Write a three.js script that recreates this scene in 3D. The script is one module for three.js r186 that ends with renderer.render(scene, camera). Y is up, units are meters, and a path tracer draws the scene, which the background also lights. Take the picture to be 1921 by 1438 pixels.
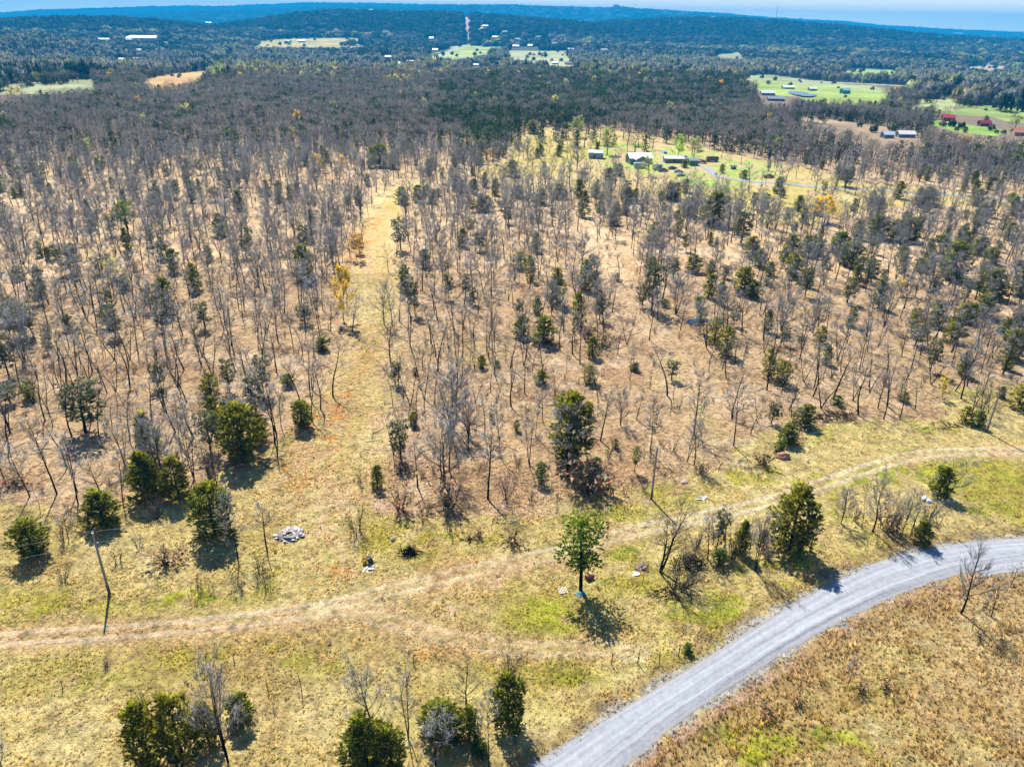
import * as THREE from 'three';
import { mergeGeometries } from 'three/addons/utils/BufferGeometryUtils.js';

// ------------------------------------------------------------------ camera, sky, sun, exposure
const PW = 1921, PH = 1438, CAM_H = 68, R = Math.PI / 180;
const scene = new THREE.Scene();
const camera = new THREE.PerspectiveCamera(54.37, PW / PH, 1, 30000);
camera.rotation.order = 'YXZ';
camera.rotation.set(-25.8 * R, 0, 1.07 * R);
camera.position.set(0, CAM_H, 0);
camera.updateMatrixWorld(true);
camera.updateProjectionMatrix();

const SUN_AZ = -21.7 * R, SUN_EL = 53 * R;          // azimuth from straight ahead (-z), positive to the right
const sunDir = new THREE.Vector3(Math.sin(SUN_AZ) * Math.cos(SUN_EL), Math.sin(SUN_EL), -Math.cos(SUN_AZ) * Math.cos(SUN_EL));
const sun = new THREE.DirectionalLight(new THREE.Color().setRGB(1, 0.94, 0.84), 5.0);
sun.position.copy(sunDir).multiplyScalar(1500);
sun.castShadow = true;
sun.shadow.mapSize.set(4096, 4096);
Object.assign(sun.shadow.camera, { left: -400, right: 400, top: 400, bottom: -400, near: 10, far: 4000 });
scene.add(sun, sun.target);

{ // one computed sky: pale bright horizon, blue overhead
  const W = 512, H = 256, d = new Float32Array(W * H * 4);
  for (let j = 0; j < H; j++) {
    const el = ((j + 0.5) / H - 0.5) * Math.PI, y = Math.sin(el), k = Math.pow(1 - Math.max(0, y), 5), k2 = Math.pow(1 - Math.max(0, y), 26);
    for (let i = 0; i < W; i++) {
      const az = ((i + 0.5) / W - 0.5) * 2 * Math.PI, c = Math.cos(az) * Math.cos(el) * sunDir.x + y * sunDir.y + Math.sin(az) * Math.cos(el) * sunDir.z;
      const glow = Math.pow(Math.max(0, c), 6) * 0.12;
      const o = (j * W + i) * 4;
      d[o] = 0.035 + 0.16 * k + 2.7 * k2 + glow; d[o + 1] = 0.10 + 0.20 * k + 2.0 * k2 + glow; d[o + 2] = 0.27 + 0.25 * k + 0.7 * k2 + glow; d[o + 3] = 1;
    }
  }
  const t = new THREE.DataTexture(d, W, H, THREE.RGBAFormat, THREE.FloatType);
  t.mapping = THREE.EquirectangularReflectionMapping; t.magFilter = THREE.LinearFilter; t.needsUpdate = true;
  scene.background = t; scene.environment = t;
}
scene.fog = new THREE.FogExp2(new THREE.Color().setRGB(0.012, 0.48, 1.0), 0.000135);
const renderer = new THREE.WebGLRenderer({ antialias: true });
renderer.toneMapping = THREE.LinearToneMapping;
renderer.toneMappingExposure = 1.92;
renderer.shadowMap.enabled = true;

// ------------------------------------------------------------------ small helpers
function rng(seed) { let s = seed >>> 0; return () => { s = (s + 0x6d2b79f5) | 0; let t = Math.imul(s ^ (s >>> 15), 1 | s); t = (t + Math.imul(t ^ (t >>> 7), 61 | t)) ^ t; return ((t ^ (t >>> 14)) >>> 0) / 4294967296; }; }
const clamp = (x, a = 0, b = 1) => (x < a ? a : x > b ? b : x);
const sstep = (a, b, x) => { const t = clamp((x - a) / (b - a)); return t * t * (3 - 2 * t); };
const mix = (a, b, t) => a + (b - a) * t;
const s2l = (v) => { v /= 255; return v <= 0.04045 ? v / 12.92 : Math.pow((v + 0.055) / 1.055, 2.4); };
const l2s = (v) => 255 * (v <= 0.0031308 ? 12.92 * v : 1.055 * Math.pow(v, 1 / 2.4) - 0.055);
const SUNLIT = 1.62;                                   // how much brighter than its albedo a sunlit flat surface is in this light
const look = (r, g, b, k = SUNLIT) => [s2l(r) / k, s2l(g) / k, s2l(b) / k];   // albedo of a surface that shows this colour in sunlight
const col = (a) => new THREE.Color().setRGB(a[0], a[1], a[2]);

// tileable fractal noise table
const NT = 512;
function fbmTable(seed, base, octaves, gain) {
  const r = rng(seed), out = new Float32Array(NT * NT);
  let amp = 1, tot = 0;
  for (let o = 0, n = base; o < octaves; o++, n *= 2, amp *= gain) {
    const g = new Float32Array(n * n); for (let i = 0; i < n * n; i++) g[i] = r();
    const s = n / NT; tot += amp;
    for (let j = 0; j < NT; j++) {
      const y = j * s, y0 = Math.floor(y), fy = y - y0, wy = fy * fy * (3 - 2 * fy), r0 = (y0 % n) * n, r1 = ((y0 + 1) % n) * n;
      for (let i = 0; i < NT; i++) {
        const x = i * s, x0 = Math.floor(x), fx = x - x0, wx = fx * fx * (3 - 2 * fx), a = x0 % n, b = (x0 + 1) % n;
        out[j * NT + i] += amp * mix(mix(g[r0 + a], g[r0 + b], wx), mix(g[r1 + a], g[r1 + b], wx), wy);
      }
    }
  }
  let m = 0, q = 0; for (const v of out) m += v; m /= out.length; for (const v of out) q += (v - m) ** 2; q = Math.sqrt(q / out.length);
  for (let i = 0; i < out.length; i++) out[i] = clamp(0.5 + (out[i] - m) / (q * 4.4));
  return out;
}
const TA = fbmTable(11, 8, 6, 0.55), TB = fbmTable(12, 32, 5, 0.7);
function samp(t, x, y) {
  const x0 = Math.floor(x), y0 = Math.floor(y), fx = x - x0, fy = y - y0, a = x0 & 511, b = (x0 + 1) & 511, r0 = (y0 & 511) << 9, r1 = ((y0 + 1) & 511) << 9;
  const p = t[r0 + a] + (t[r0 + b] - t[r0 + a]) * fx, q = t[r1 + a] + (t[r1 + b] - t[r1 + a]) * fx;
  return p + (q - p) * fy;
}
// broad noise: features of about `size` metres; turned so that repeats do not line up
const nz = (x, z, size, ox = 0) => { const s = 64 / size; return samp(TA, (x * 0.83 + z * 0.56) * s + ox * 77.7, (-x * 0.56 + z * 0.83) * s + ox * 31.3); };
const nf = (x, z, size, ox = 0) => { const s = 16 / size; return samp(TB, (x * 0.92 - z * 0.39) * s + ox * 57.1, (x * 0.39 + z * 0.92) * s + ox * 91.9); };

// ------------------------------------------------------------------ where a point of the photograph lies on the ground
const _v = new THREE.Vector3();
function ray(px, py) { _v.set((px / PW) * 2 - 1, 1 - (py / PH) * 2, 0.5).unproject(camera).sub(camera.position).normalize(); return [_v.x, _v.y, _v.z]; }
const camInv = camera.matrixWorldInverse.elements, FPX = (PH / 2) / Math.tan(27.185 * R);
function toPhoto(x, y, z) { // photograph pixel of a world point
  const e = camInv, cx = e[0] * x + e[4] * y + e[8] * z + e[12], cy = e[1] * x + e[5] * y + e[9] * z + e[13], cz = e[2] * x + e[6] * y + e[10] * z + e[14];
  if (cz > -1) return [-9999, 9999, 1];
  return [PW / 2 + FPX * cx / -cz, PH / 2 - FPX * cy / -cz, -cz];
}

// terrain: a flat plateau, falling a little past a kilometre, then wooded ridges in rows to the skyline
const ridgeRows = [
  { r: 2300, w: 420, wb: 700, p: [[-400, 50], [-120, 55], [0, 64], [60, 66], [130, 76], [210, 86], [300, 96], [380, 104]] },
  { r: 3500, w: 600, wb: 900, p: [[-400, 40], [-100, 38], [0, 37], [95, 33], [135, 32], [200, 33], [280, 37], [340, 43], [390, 47], [470, 56], [560, 70]] },
  { r: 4000, w: 700, wb: 900, p: [[300, 66], [400, 49], [450, 41], [520, 30], [570, 23], [610, 20], [650, 20], [740, 22], [840, 22], [880, 25], [960, 31], [1060, 38], [1130, 46], [1200, 60]] },
  { r: 4600, w: 900, wb: 1000, p: [[1000, 62], [1100, 45], [1160, 38], [1280, 33], [1340, 33], [1450, 38], [1560, 46], [1650, 55], [1720, 63], [1800, 69], [1921, 76], [2200, 90]] },
  { r: 10000, w: 1500, wb: 1600, p: [[-400, 40], [0, 35], [100, 30], [250, 27], [330, 23], [420, 19], [520, 18], [590, 14], [640, 11], [760, 13], [850, 10], [960, 12], [1060, 15], [1120, 17], [1160, 13], [1200, 17], [1280, 23], [1400, 32], [1560, 47], [1700, 60], [1921, 70], [2200, 85]] },
  { r: 15000, w: 1500, wb: 1200, p: [[-400, 34], [0, 24], [100, 18], [200, 15], [300, 12], [350, 11], [400, 12], [500, 8], [590, 5], [700, 6], [760, 8], [860, 9], [960, 9], [1080, 13], [1160, 15], [1250, 19], [1340, 24], [1450, 33], [1560, 39], [1680, 49], [1800, 56], [1921, 61], [2200, 74]] },
].map((q) => ({ ...q, a: q.p.map(([px, py]) => { const d = ray(px, py); return [Math.atan2(d[0], -d[2]), d[1] / Math.hypot(d[0], d[2])]; }) }));
function ridgeTop(q, th) {
  const a = q.a;
  if (th <= a[0][0]) return CAM_H + q.r * a[0][1] - (a[0][0] - th) * 120;
  for (let i = 1; i < a.length; i++) if (th <= a[i][0]) { const t = (th - a[i - 1][0]) / (a[i][0] - a[i - 1][0]), s = t * t * (3 - 2 * t) * 0.6 + t * 0.4; return CAM_H + q.r * mix(a[i - 1][1], a[i][1], s); }
  return CAM_H + q.r * a[a.length - 1][1] - (th - a[a.length - 1][0]) * 120;
}
function height(x, z) {
  const r = Math.hypot(x, z);
  let h = (nz(x, z, 60, 3) - 0.5) * 1.0 * sstep(60, 260, r) + (nz(x, z, 500, 4) - 0.5) * 9 * sstep(350, 1000, r);
  if (r > 950) {
    h -= 22 * sstep(950, 1700, r) * (0.55 + 0.45 * sstep(-0.05, 0.3, Math.abs(Math.atan2(x, -z) - 0.05)));
    const th = Math.atan2(x, -z);
    let top = h;
    for (const q of ridgeRows) {
      const dr = r - q.r, w = dr < 0 ? q.w : q.wb, g = Math.exp(-(dr * dr) / (w * w));
      if (g > 0.003) { const crest = ridgeTop(q, th) - (q.r < 3000 ? 10 : q.r < 5000 ? 16 : 20) + (nz(x, z, 900, 7) - 0.5) * 14 * (1 - g); const v = h + (crest - h) * g; if (v > top) top = v; }
    }
    h = top;
  }
  return h;
}
function onGround(px, py) { // where the line of sight through this photograph pixel meets the ground
  const d = ray(px, py);
  let t = 20, last = 20;
  for (let i = 0; i < 900; i++) {
    const y = CAM_H + d[1] * t;
    if (y < height(d[0] * t, d[2] * t)) { let a = last, b = t; for (let k = 0; k < 24; k++) { const m = (a + b) / 2; if (CAM_H + d[1] * m < height(d[0] * m, d[2] * m)) b = m; else a = m; } return [d[0] * b, d[2] * b, b]; }
    last = t; t *= 1.008; if (t > 19000) break;
  }
  return [d[0] * t, d[2] * t, t];
}
const W2 = (px, py) => { const g = onGround(px, py); return [g[0], g[1]]; };

// areas and lines given by photograph points, kept in world metres
function area(pts) { const p = pts.map(([a, b]) => W2(a, b)), xs = p.map((q) => q[0]), zs = p.map((q) => q[1]); return { p, x0: Math.min(...xs), x1: Math.max(...xs), z0: Math.min(...zs), z1: Math.max(...zs) }; }
function inArea(A, x, z) {
  if (x < A.x0 || x > A.x1 || z < A.z0 || z > A.z1) return false;
  let c = false; const p = A.p;
  for (let i = 0, j = p.length - 1; i < p.length; j = i++) if ((p[i][1] > z) !== (p[j][1] > z) && x < ((p[j][0] - p[i][0]) * (z - p[i][1])) / (p[j][1] - p[i][1]) + p[i][0]) c = !c;
  return c;
}
function smooth(pts, step) { // Catmull-Rom through world points
  const cv = new THREE.CatmullRomCurve3(pts.map((q) => new THREE.Vector3(q[0], 0, q[1])), false, 'centripetal');
  return cv.getSpacedPoints(Math.max(4, Math.round(cv.getLength() / step))).map((v) => [v.x, v.z]);
}
function lineOf(pts, step = 3) { const p = smooth(pts.map(([a, b]) => W2(a, b)), step); const xs = p.map((q) => q[0]), zs = p.map((q) => q[1]); return { p, x0: Math.min(...xs), x1: Math.max(...xs), z0: Math.min(...zs), z1: Math.max(...zs) }; }
function lineDist(L, x, z, most) { // signed distance to a line (+ on its right side), or 1e9 when farther than `most`
  if (x < L.x0 - most || x > L.x1 + most || z < L.z0 - most || z > L.z1 + most) return 1e9;
  let best = 1e18, sign = 1; const p = L.p;
  for (let i = 1; i < p.length; i++) {
    const ax = p[i - 1][0], az = p[i - 1][1], bx = p[i][0] - ax, bz = p[i][1] - az, t = clamp(((x - ax) * bx + (z - az) * bz) / (bx * bx + bz * bz)), dx = x - ax - bx * t, dz = z - az - bz * t, d = dx * dx + dz * dz;
    if (d < best) { best = d; sign = bx * dz - bz * dx > 0 ? 1 : -1; }
  }
  return Math.sqrt(best) * sign;
}

// ------------------------------------------------------------------ the map of the place
const woodEdge = [[-400, 960], [0, 945], [90, 965], [160, 975], [260, 945], [340, 930], [400, 880], [440, 870], [520, 830], [575, 800], [615, 790], [690, 850], [700, 930], [760, 960], [860, 965], [1000, 950], [1150, 930], [1250, 900], [1350, 890], [1420, 840], [1460, 800], [1560, 800], [1660, 800], [1750, 760], [1850, 740], [1930, 700], [2400, 640]];
const wood = area([...woodEdge, [2600, 330], [2300, 140], [1900, 130], [960, 120], [0, 150], [-500, 170]]);
const lane = lineOf([[640, 905], [655, 800], [680, 700], [697, 600], [707, 520], [712, 460], [712, 415], [722, 380], [765, 348], [850, 330]]);
const laneTwo = lineOf([[1085, 385], [1105, 430], [1140, 490], [1170, 550], [1215, 620], [1270, 690], [1310, 760]]);
const gapMid = area([[1140, 690], [1230, 640], [1330, 640], [1420, 700], [1430, 790], [1370, 850], [1240, 880], [1130, 840]]);
const gapLow = area([[720, 760], [900, 690], [1130, 690], [1140, 850], [1160, 920], [860, 960], [720, 940]]);
const yard = area([[960, 262], [1000, 240], [1110, 238], [1260, 262], [1380, 290], [1480, 310], [1620, 340], [1921, 372], [1921, 392], [1700, 385], [1600, 400], [1480, 420], [1350, 375], [1180, 345], [1000, 350], [900, 335], [880, 315], [960, 300]]);
const lawn = area([[1130, 272], [1200, 270], [1290, 280], [1370, 292], [1470, 312], [1490, 330], [1420, 352], [1330, 358], [1230, 335], [1190, 320], [1120, 318]]);
const farFields = [
  { a: area([[455, 80], [510, 73], [600, 71], [690, 71], [675, 84], [560, 89], [500, 87]]), c: look(205, 190, 120), e: 'tan' },
  { a: area([[262, 82], [300, 79], [358, 80], [352, 86], [290, 88]]), c: look(150, 185, 90), e: 'green' },
  { a: area([[-60, 168], [0, 160], [60, 154], [170, 147], [180, 154], [100, 161], [0, 172]]), c: look(180, 185, 130), e: 'pale' },
  { a: area([[262, 148], [330, 137], [425, 130], [432, 138], [350, 149]]), c: look(225, 180, 110), e: 'orange' },
  { a: area([[800, 110], [840, 88], [880, 80], [915, 90], [920, 103], [860, 112]]), c: look(190, 205, 110), e: 'green' },
  { a: area([[910, 78], [945, 75], [948, 84], [915, 86]]), c: look(170, 200, 100), e: 'green' },
  { a: area([[950, 95], [1060, 95], [1075, 118], [960, 118]]), c: look(190, 195, 140), e: 'village' },
  { a: area([[1395, 142], [1440, 139], [1490, 146], [1580, 155], [1660, 165], [1640, 172], [1480, 160]]), c: look(176, 190, 116), e: 'green' },
  { a: area([[1410, 152], [1480, 153], [1560, 164], [1680, 176], [1650, 184], [1560, 182], [1500, 166], [1430, 162]]), c: look(166, 190, 88), e: 'green' },
  { a: area([[1700, 190], [1790, 180], [1800, 188], [1720, 197]]), c: look(190, 200, 130), e: 'green' },
  { a: area([[1758, 212], [1800, 200], [1860, 197], [1960, 203], [1960, 240], [1900, 228], [1850, 216]]), c: look(166, 188, 90), e: 'green' },
  { a: area([[1728, 230], [1760, 227], [1830, 236], [1900, 246], [1880, 255], [1800, 248]]), c: look(158, 200, 72), e: 'lime' },
  { a: area([[1480, 218], [1560, 224], [1660, 237], [1690, 246], [1640, 252], [1580, 236], [1490, 225]]), c: look(182, 156, 120), e: 'tan' },
  { a: area([[1605, 74], [1690, 79], [1775, 83], [1770, 87], [1680, 83]]), c: look(215, 165, 160), e: 'pink' },
  { a: area([[1830, 106], [1900, 118], [1960, 128], [1960, 133], [1870, 119]]), c: look(215, 190, 180), e: 'pink' },
  { a: area([[1790, 126], [1850, 121], [1900, 126], [1860, 131]]), c: look(205, 180, 150), e: 'tan' },
  { a: area([[1235, 56], [1255, 50], [1265, 56], [1250, 60]]), c: look(200, 205, 140), e: 'pale' },
  { a: area([[1560, 134], [1620, 128], [1690, 132], [1680, 139], [1610, 139]]), c: look(165, 195, 90), e: 'green' },
  { a: area([[1340, 102], [1390, 96], [1400, 112], [1350, 110]]), c: look(180, 180, 130), e: 'pale' },
  { a: area([[858, 27], [866, 27], [886, 55], [876, 58]]), c: look(215, 175, 165), e: 'pink' },
  { a: area([[896, 41], [904, 41], [912, 62], [902, 62]]), c: look(225, 200, 185), e: 'pink' },
  { a: area([[676, 20], [680, 20], [672, 42], [668, 42]]), c: look(200, 200, 190), e: 'pale' },
];
const greens = [ // soft patches of green grass: photograph centre, half sizes, strength
  [60, 1135, 150, 32, .75], [330, 1118, 170, 26, .8], [560, 1085, 110, 45, .6], [300, 1165, 330, 16, .5], [420, 1240, 330, 34, .55], [160, 1280, 180, 30, .45], [60, 1010, 110, 40, .4],
  [640, 1010, 60, 40, .5], [760, 1015, 130, 42, .75], [920, 1000, 110, 34, .65], [1010, 1165, 95, 70, 1.0], [1185, 1070, 75, 70, 1.0], [1060, 1265, 75, 70, .8], [1110, 1030, 50, 30, .6],
  [1130, 958, 110, 34, .6], [1260, 925, 120, 28, .7], [1390, 885, 90, 46, .75], [1520, 1090, 170, 62, 1.0], [1390, 1165, 170, 50, 1.0], [1290, 1240, 130, 30, .8], [1600, 960, 120, 60, .7],
  [1640, 900, 240, 34, .8], [1880, 925, 150, 80, 1.25], [1570, 828, 100, 30, .6], [1740, 805, 170, 28, .7], [1850, 740, 100, 26, .4], [694, 650, 12, 100, .7], [676, 770, 15, 60, .6], [705, 520, 10, 50, .4],
  [1480, 1340, 150, 60, 1], [1620, 1280, 90, 50, .8], [1400, 1400, 150, 50, 1.1], [1560, 1400, 120, 40, .8], [1700, 1240, 70, 30, .5], [1700, 1400, 200, 40, .35], [930, 1240, 120, 34, .4], [760, 1330, 200, 50, .2], [1260, 690, 60, 40, .35], [1330, 790, 70, 40, .3],
  [900, 660, 70, 30, .3], [1070, 800, 90, 50, .35], [730, 400, 24, 50, .5], [1060, 290, 120, 40, .7], [1260, 350, 160, 26, .6], [1500, 350, 150, 16, .4], [1480, 400, 120, 40, .35],
].map(([px, py, rx, ry, s]) => { const c = W2(px, py), e = W2(px + rx, py), t = W2(px, py - ry), b = W2(px, py + ry); return [c[0], (t[1] + b[1]) / 2, Math.hypot(e[0] - c[0], e[1] - c[1]), Math.hypot(t[0] - b[0], t[1] - b[1]) / 2, s]; });
const oranges = [[690, 450, 26, 60, .6], [672, 700, 26, 80, .5], [610, 780, 40, 50, .6], [600, 850, 70, 85, .9], [620, 1075, 45, 22, 1], [870, 1060, 40, 14, .8], [560, 890, 60, 40, .5], [700, 1140, 60, 20, .3], [700, 420, 40, 40, .5], [820, 1225, 90, 16, .5], [660, 480, 20, 60, .4], [1190, 860, 60, 30, .3]]
  .map(([px, py, rx, ry, s]) => { const c = W2(px, py), e = W2(px + rx, py), t = W2(px, py - ry), b = W2(px, py + ry); return [c[0], (t[1] + b[1]) / 2, Math.hypot(e[0] - c[0], e[1] - c[1]), Math.hypot(t[0] - b[0], t[1] - b[1]) / 2, s]; });
const messes = [[640, 1150, 130, 30, .7], [800, 1130, 160, 46, 1], [900, 1085, 130, 34, .9], [1020, 1050, 90, 24, .7], [850, 1205, 230, 26, 1], [720, 1210, 120, 50, .5], [560, 880, 120, 90, .8], [610, 1000, 60, 90, .7], [1150, 1000, 80, 18, .7], [1540, 915, 120, 30, .6], [380, 930, 90, 40, .5], [330, 1330, 300, 60, .5], [1150, 900, 120, 40, .4], [230, 1060, 200, 40, .35]]
  .map(([px, py, rx, ry, s]) => { const c = W2(px, py), e = W2(px + rx, py), t = W2(px, py - ry), b = W2(px, py + ry); return [c[0], (t[1] + b[1]) / 2, Math.hypot(e[0] - c[0], e[1] - c[1]), Math.hypot(t[0] - b[0], t[1] - b[1]) / 2, s]; });
// vehicle tracks
const trackMain = lineOf([[-160, 1222], [0, 1200], [200, 1187], [420, 1168], [600, 1142], [720, 1112], [850, 1080], [960, 1056], [1060, 1034], [1200, 994], [1320, 970], [1430, 944], [1540, 909], [1640, 876], [1710, 857], [1790, 848], [1921, 846], [2100, 838]], 2);
const trackSide = lineOf([[560, 1152], [640, 1146], [720, 1160], [800, 1185], [900, 1207], [1010, 1218], [1120, 1216], [1200, 1226]], 2);
const trackNorth = lineOf([[640, 1125], [655, 1060], [650, 960], [640, 905]], 2);
// the gravel road: both edges
const roadLeft = lineOf([[760, 1560], [985, 1438], [1110, 1362], [1280, 1262], [1400, 1186], [1500, 1124], [1600, 1072], [1700, 1037], [1800, 1018], [1921, 1008], [2080, 1004], [2300, 1004]], 1);
const roadRight = lineOf([[1010, 1580], [1180, 1438], [1280, 1348], [1400, 1270], [1520, 1198], [1640, 1136], [1740, 1096], [1830, 1070], [1921, 1054], [2080, 1042], [2300, 1036]], 1);
const roadMid = (() => { const n = 120, a = roadLeft.p, b = roadRight.p, p = []; for (let i = 0; i <= n; i++) { const q = a[Math.round(i / n * (a.length - 1))]; let best = 1e9, w = null; for (const r of b) { const d = Math.hypot(r[0] - q[0], r[1] - q[1]); if (d < best) { best = d; w = r; } } p.push([(q[0] + w[0]) / 2, (q[1] + w[1]) / 2]); } const s = smooth(p.filter((_, i) => i % 8 === 0), 1); const xs = s.map((q) => q[0]), zs = s.map((q) => q[1]); return { p: s, x0: Math.min(...xs), x1: Math.max(...xs), z0: Math.min(...zs), z1: Math.max(...zs) }; })();
const ROAD_HALF = 2.6;
const driveway = lineOf([[1240, 302], [1290, 306], [1318, 312], [1335, 322], [1350, 332], [1390, 338], [1480, 345], [1600, 355], [1700, 360], [1921, 376], [2200, 392]], 4);
const highway = lineOf([[1380, 143], [1440, 148], [1560, 154], [1680, 160], [1800, 166], [1960, 176]], 20);
const villageRoad = lineOf([[828, 106], [838, 99], [855, 92], [872, 86]], 10);

// ------------------------------------------------------------------ what the ground is made of
const CG = {
  straw: look(228, 204, 128), strawLight: look(248, 228, 160), strawDark: look(186, 154, 82), litter: look(224, 186, 144), litterDark: look(182, 140, 100), litterPale: look(242, 212, 174),
  olive: look(196, 182, 58), green: look(160, 170, 34), lime: look(206, 210, 44), yardGreen: look(150, 205, 40), orange: look(214, 146, 62), dirt: look(246, 226, 178), dirtPink: look(236, 192, 146),
  verge: look(176, 146, 92), bank: look(222, 184, 150), forest: look(112, 98, 82), forestGreen: look(84, 92, 62), far: look(70, 82, 62), gravel: look(200, 202, 204),
};
const patch = (list, x, z) => { let s = 0; for (const g of list) { const dx = (x - g[0]) / g[2], dz = (z - g[1]) / g[3], d = dx * dx + dz * dz; if (d < 2.4) s += g[4] * Math.exp(-d * 1.5); } return s; };
const out3 = [0, 0, 0];
const to = (c, t) => { out3[0] += (c[0] - out3[0]) * t; out3[1] += (c[1] - out3[1]) * t; out3[2] += (c[2] - out3[2]) * t; };
function woodAt(x, z) { const j = (nz(x, z, 14, 1) - 0.5) * 9, k = (nz(x, z, 14, 2) - 0.5) * 9; return inArea(wood, x + j, z + k) ? 1 : 0; }
const field = (x, z) => { for (const f of farFields) if (inArea(f.a, x, z)) return f; return null; };
function groundColor(x, z, fine) { // albedo of the ground; `fine` adds detail below a metre
  const r = Math.hypot(x, z), b = nz(x, z, 22, 5), m = nz(x, z, 6, 6), s = nf(x, z, 1.6, 7);
  out3[0] = CG.straw[0]; out3[1] = CG.straw[1]; out3[2] = CG.straw[2];
  to(CG.strawLight, sstep(0.5, 0.8, m) * 0.8); to(CG.strawDark, sstep(0.5, 0.85, b) * 0.5);
  if (r < 1000) {
    const wd = woodAt(x, z);
    if (wd) { to(CG.litter, 0.75); to(CG.litterPale, sstep(0.52, 0.85, m) * 0.6); to(CG.litterDark, sstep(0.55, 0.85, nz(x, z, 9, 8)) * 0.5); }
    const lawnHere = r > 250 && inArea(lawn, x + (b - 0.5) * 14, z + (m - 0.5) * 14), yardHere = r > 250 && inArea(yard, x, z);
    const dl = lineDist(lane, x, z, 14), al = Math.abs(dl) + (m - 0.5) * 3;
    if (al < 9) { const t = sstep(9, 5, al); to(CG.straw, t * 0.8); to(CG.dirtPink, t * 0.6 * sstep(0.37, 0.6, m)); to(CG.strawLight, t * 0.5 * sstep(0.5, 0.75, b)); to(CG.olive, sstep(1.6, 0.4, Math.abs(Math.abs(dl - 1) - 1.2)) * 0.35 * sstep(0.35, 0.65, m)); }
    const d2 = Math.abs(lineDist(laneTwo, x, z, 10)) + (m - 0.5) * 3;
    if (d2 < 6) { to(CG.dirt, sstep(6, 2.5, d2) * 0.55 * sstep(0.25, 0.6, b)); to(CG.dirtPink, sstep(6, 3, d2) * 0.4); }
    if (yardHere && !lawnHere) { to(CG.straw, 0.5); to(CG.olive, 0.45 * sstep(0.4, 0.65, b)); }
    let g = patch(greens, x, z);
    if (g > 0.02) {
      const t = clamp(g * 1.4 * sstep(0.4, 0.62, m * 0.55 + b * 0.3 + s * 0.15 + (nf(x, z, 2.6, 17) - 0.5) * 0.5 + Math.max(0, g - 0.6) * 0.3)) * (wd && r < 300 ? 0.6 : 0.9);
      to(CG.olive, t); to(CG.green, t * sstep(0.45, 0.75, nz(x, z, 5, 9)) * 0.8); to(CG.lime, t * sstep(0.5, 0.8, nz(x, z, 8, 10)) * 0.75 * clamp(g));
    } if (!wd) to(CG.olive, sstep(0.5, 0.75, m * 0.6 + b * 0.4) * 0.3);
    if (lawnHere) { to(CG.yardGreen, 0.75 * sstep(0.38, 0.6, m * 0.6 + nf(x, z, 3, 23) * 0.4)); }
    const o = patch(oranges, x, z);
    if (o > 0.03) to(CG.orange, clamp(o * 1.1) * sstep(0.5, 0.66, s));
    // tracks
    for (const [L, half, rut, k] of [[trackMain, 0.95, 0.5, 1.15], [trackSide, 0.9, 0.5, 0.75], [trackNorth, 0.9, 0.4, 0.35]]) {
      const d = lineDist(L, x, z, 7); if (Math.abs(d) > 7) continue;
      const a = Math.abs(d) + (s - 0.5) * 0.3;
      to(CG.dirt, clamp(k * sstep(rut + 0.28, rut - 0.2, Math.abs(a - half)) * (0.6 + 0.5 * m)));
      to(CG.dirtPink, k * 0.45 * sstep(4.5, 1.2, a) * sstep(0.42, 0.62, b + (s - 0.5) * 0.3));
    }
    const ms = patch(messes, x, z);
    if (ms > 0.03) { const t = clamp(ms * 1.2) * sstep(0.34, 0.62, m * 0.5 + nf(x, z, 2.4, 18) * 0.5); to(CG.straw, t * 0.6); to(CG.dirt, t * 0.5 * sstep(0.4, 0.7, s)); to(CG.dirtPink, t * 0.6 * sstep(0.48, 0.62, nz(x, z, 7, 19))); }
    const dr = lineDist(roadMid, x, z, 9);
    if (Math.abs(dr) < 9) {
      const a = Math.abs(dr) + (m - 0.5) * 1.2;
      to(CG.gravel, 0.75 * sstep(4.0, 2.6, a + (s - 0.5) * 2.2));
      if (dr > 0) { to(CG.bank, sstep(5.0, 4.0, a) * sstep(2.9, 3.5, a) * 0.85); to(CG.verge, sstep(3.8, 4.6, a) * sstep(7.5, 5.5, a) * 0.6); } else { to(CG.verge, sstep(5.6, 4.4, a) * sstep(2.9, 3.6, a) * 0.6); }
    }
    if (x > 6 && r < 118 && z > -92 && dr > 3 && (g < 0.1 || s > 0.5)) { to(CG.litter, 0.4); to(CG.strawDark, 0.7 * sstep(0.45, 0.7, s)); }
    
  }
  if (r > 280) {
    const f = field(x + (nz(x, z, 40, 60) - 0.5) * 40 * sstep(400, 1500, r) , z + (nz(x, z, 30, 61) - 0.5) * 60 * sstep(300, 1500, r)) || (r > 850 ? field(x * 1.07, z * 1.07) || field(x * 1.14, z * 1.14) : null);
    if (f) { out3[0] = f.c[0]; out3[1] = f.c[1]; out3[2] = f.c[2]; const q = 0.7 + 0.6 * nz(x, z, 50, 12) * (0.7 + 0.6 * nz(x, z, 14, 11)); out3[0] *= q; out3[1] *= q; out3[2] *= q; }
    else if (!inArea(yard, x, z)) { const t = sstep(420, 1000, r); to(CG.forest, sstep(330, 760, r) * 0.8); if (r > 900) { to(CG.forestGreen, sstep(900, 1500, r) * (0.35 + 0.4 * nz(x, z, 160, 13))); to(CG.far, sstep(1500, 2600, r) * 0.9); } }
    const dh = Math.abs(lineDist(highway, x, z, 12)); if (dh < 9) to(look(205, 195, 195), sstep(9, 5, dh));
    const dv = Math.abs(lineDist(villageRoad, x, z, 12)); if (dv < 8) to(look(220, 220, 225), sstep(8, 4, dv));
  }
  if (r > 250 && r < 900) { const dd = Math.abs(lineDist(driveway, x, z, 6)); if (dd < 3.2) to(CG.dirtPink, sstep(3.2, 2, dd) * 0.6); }
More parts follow.
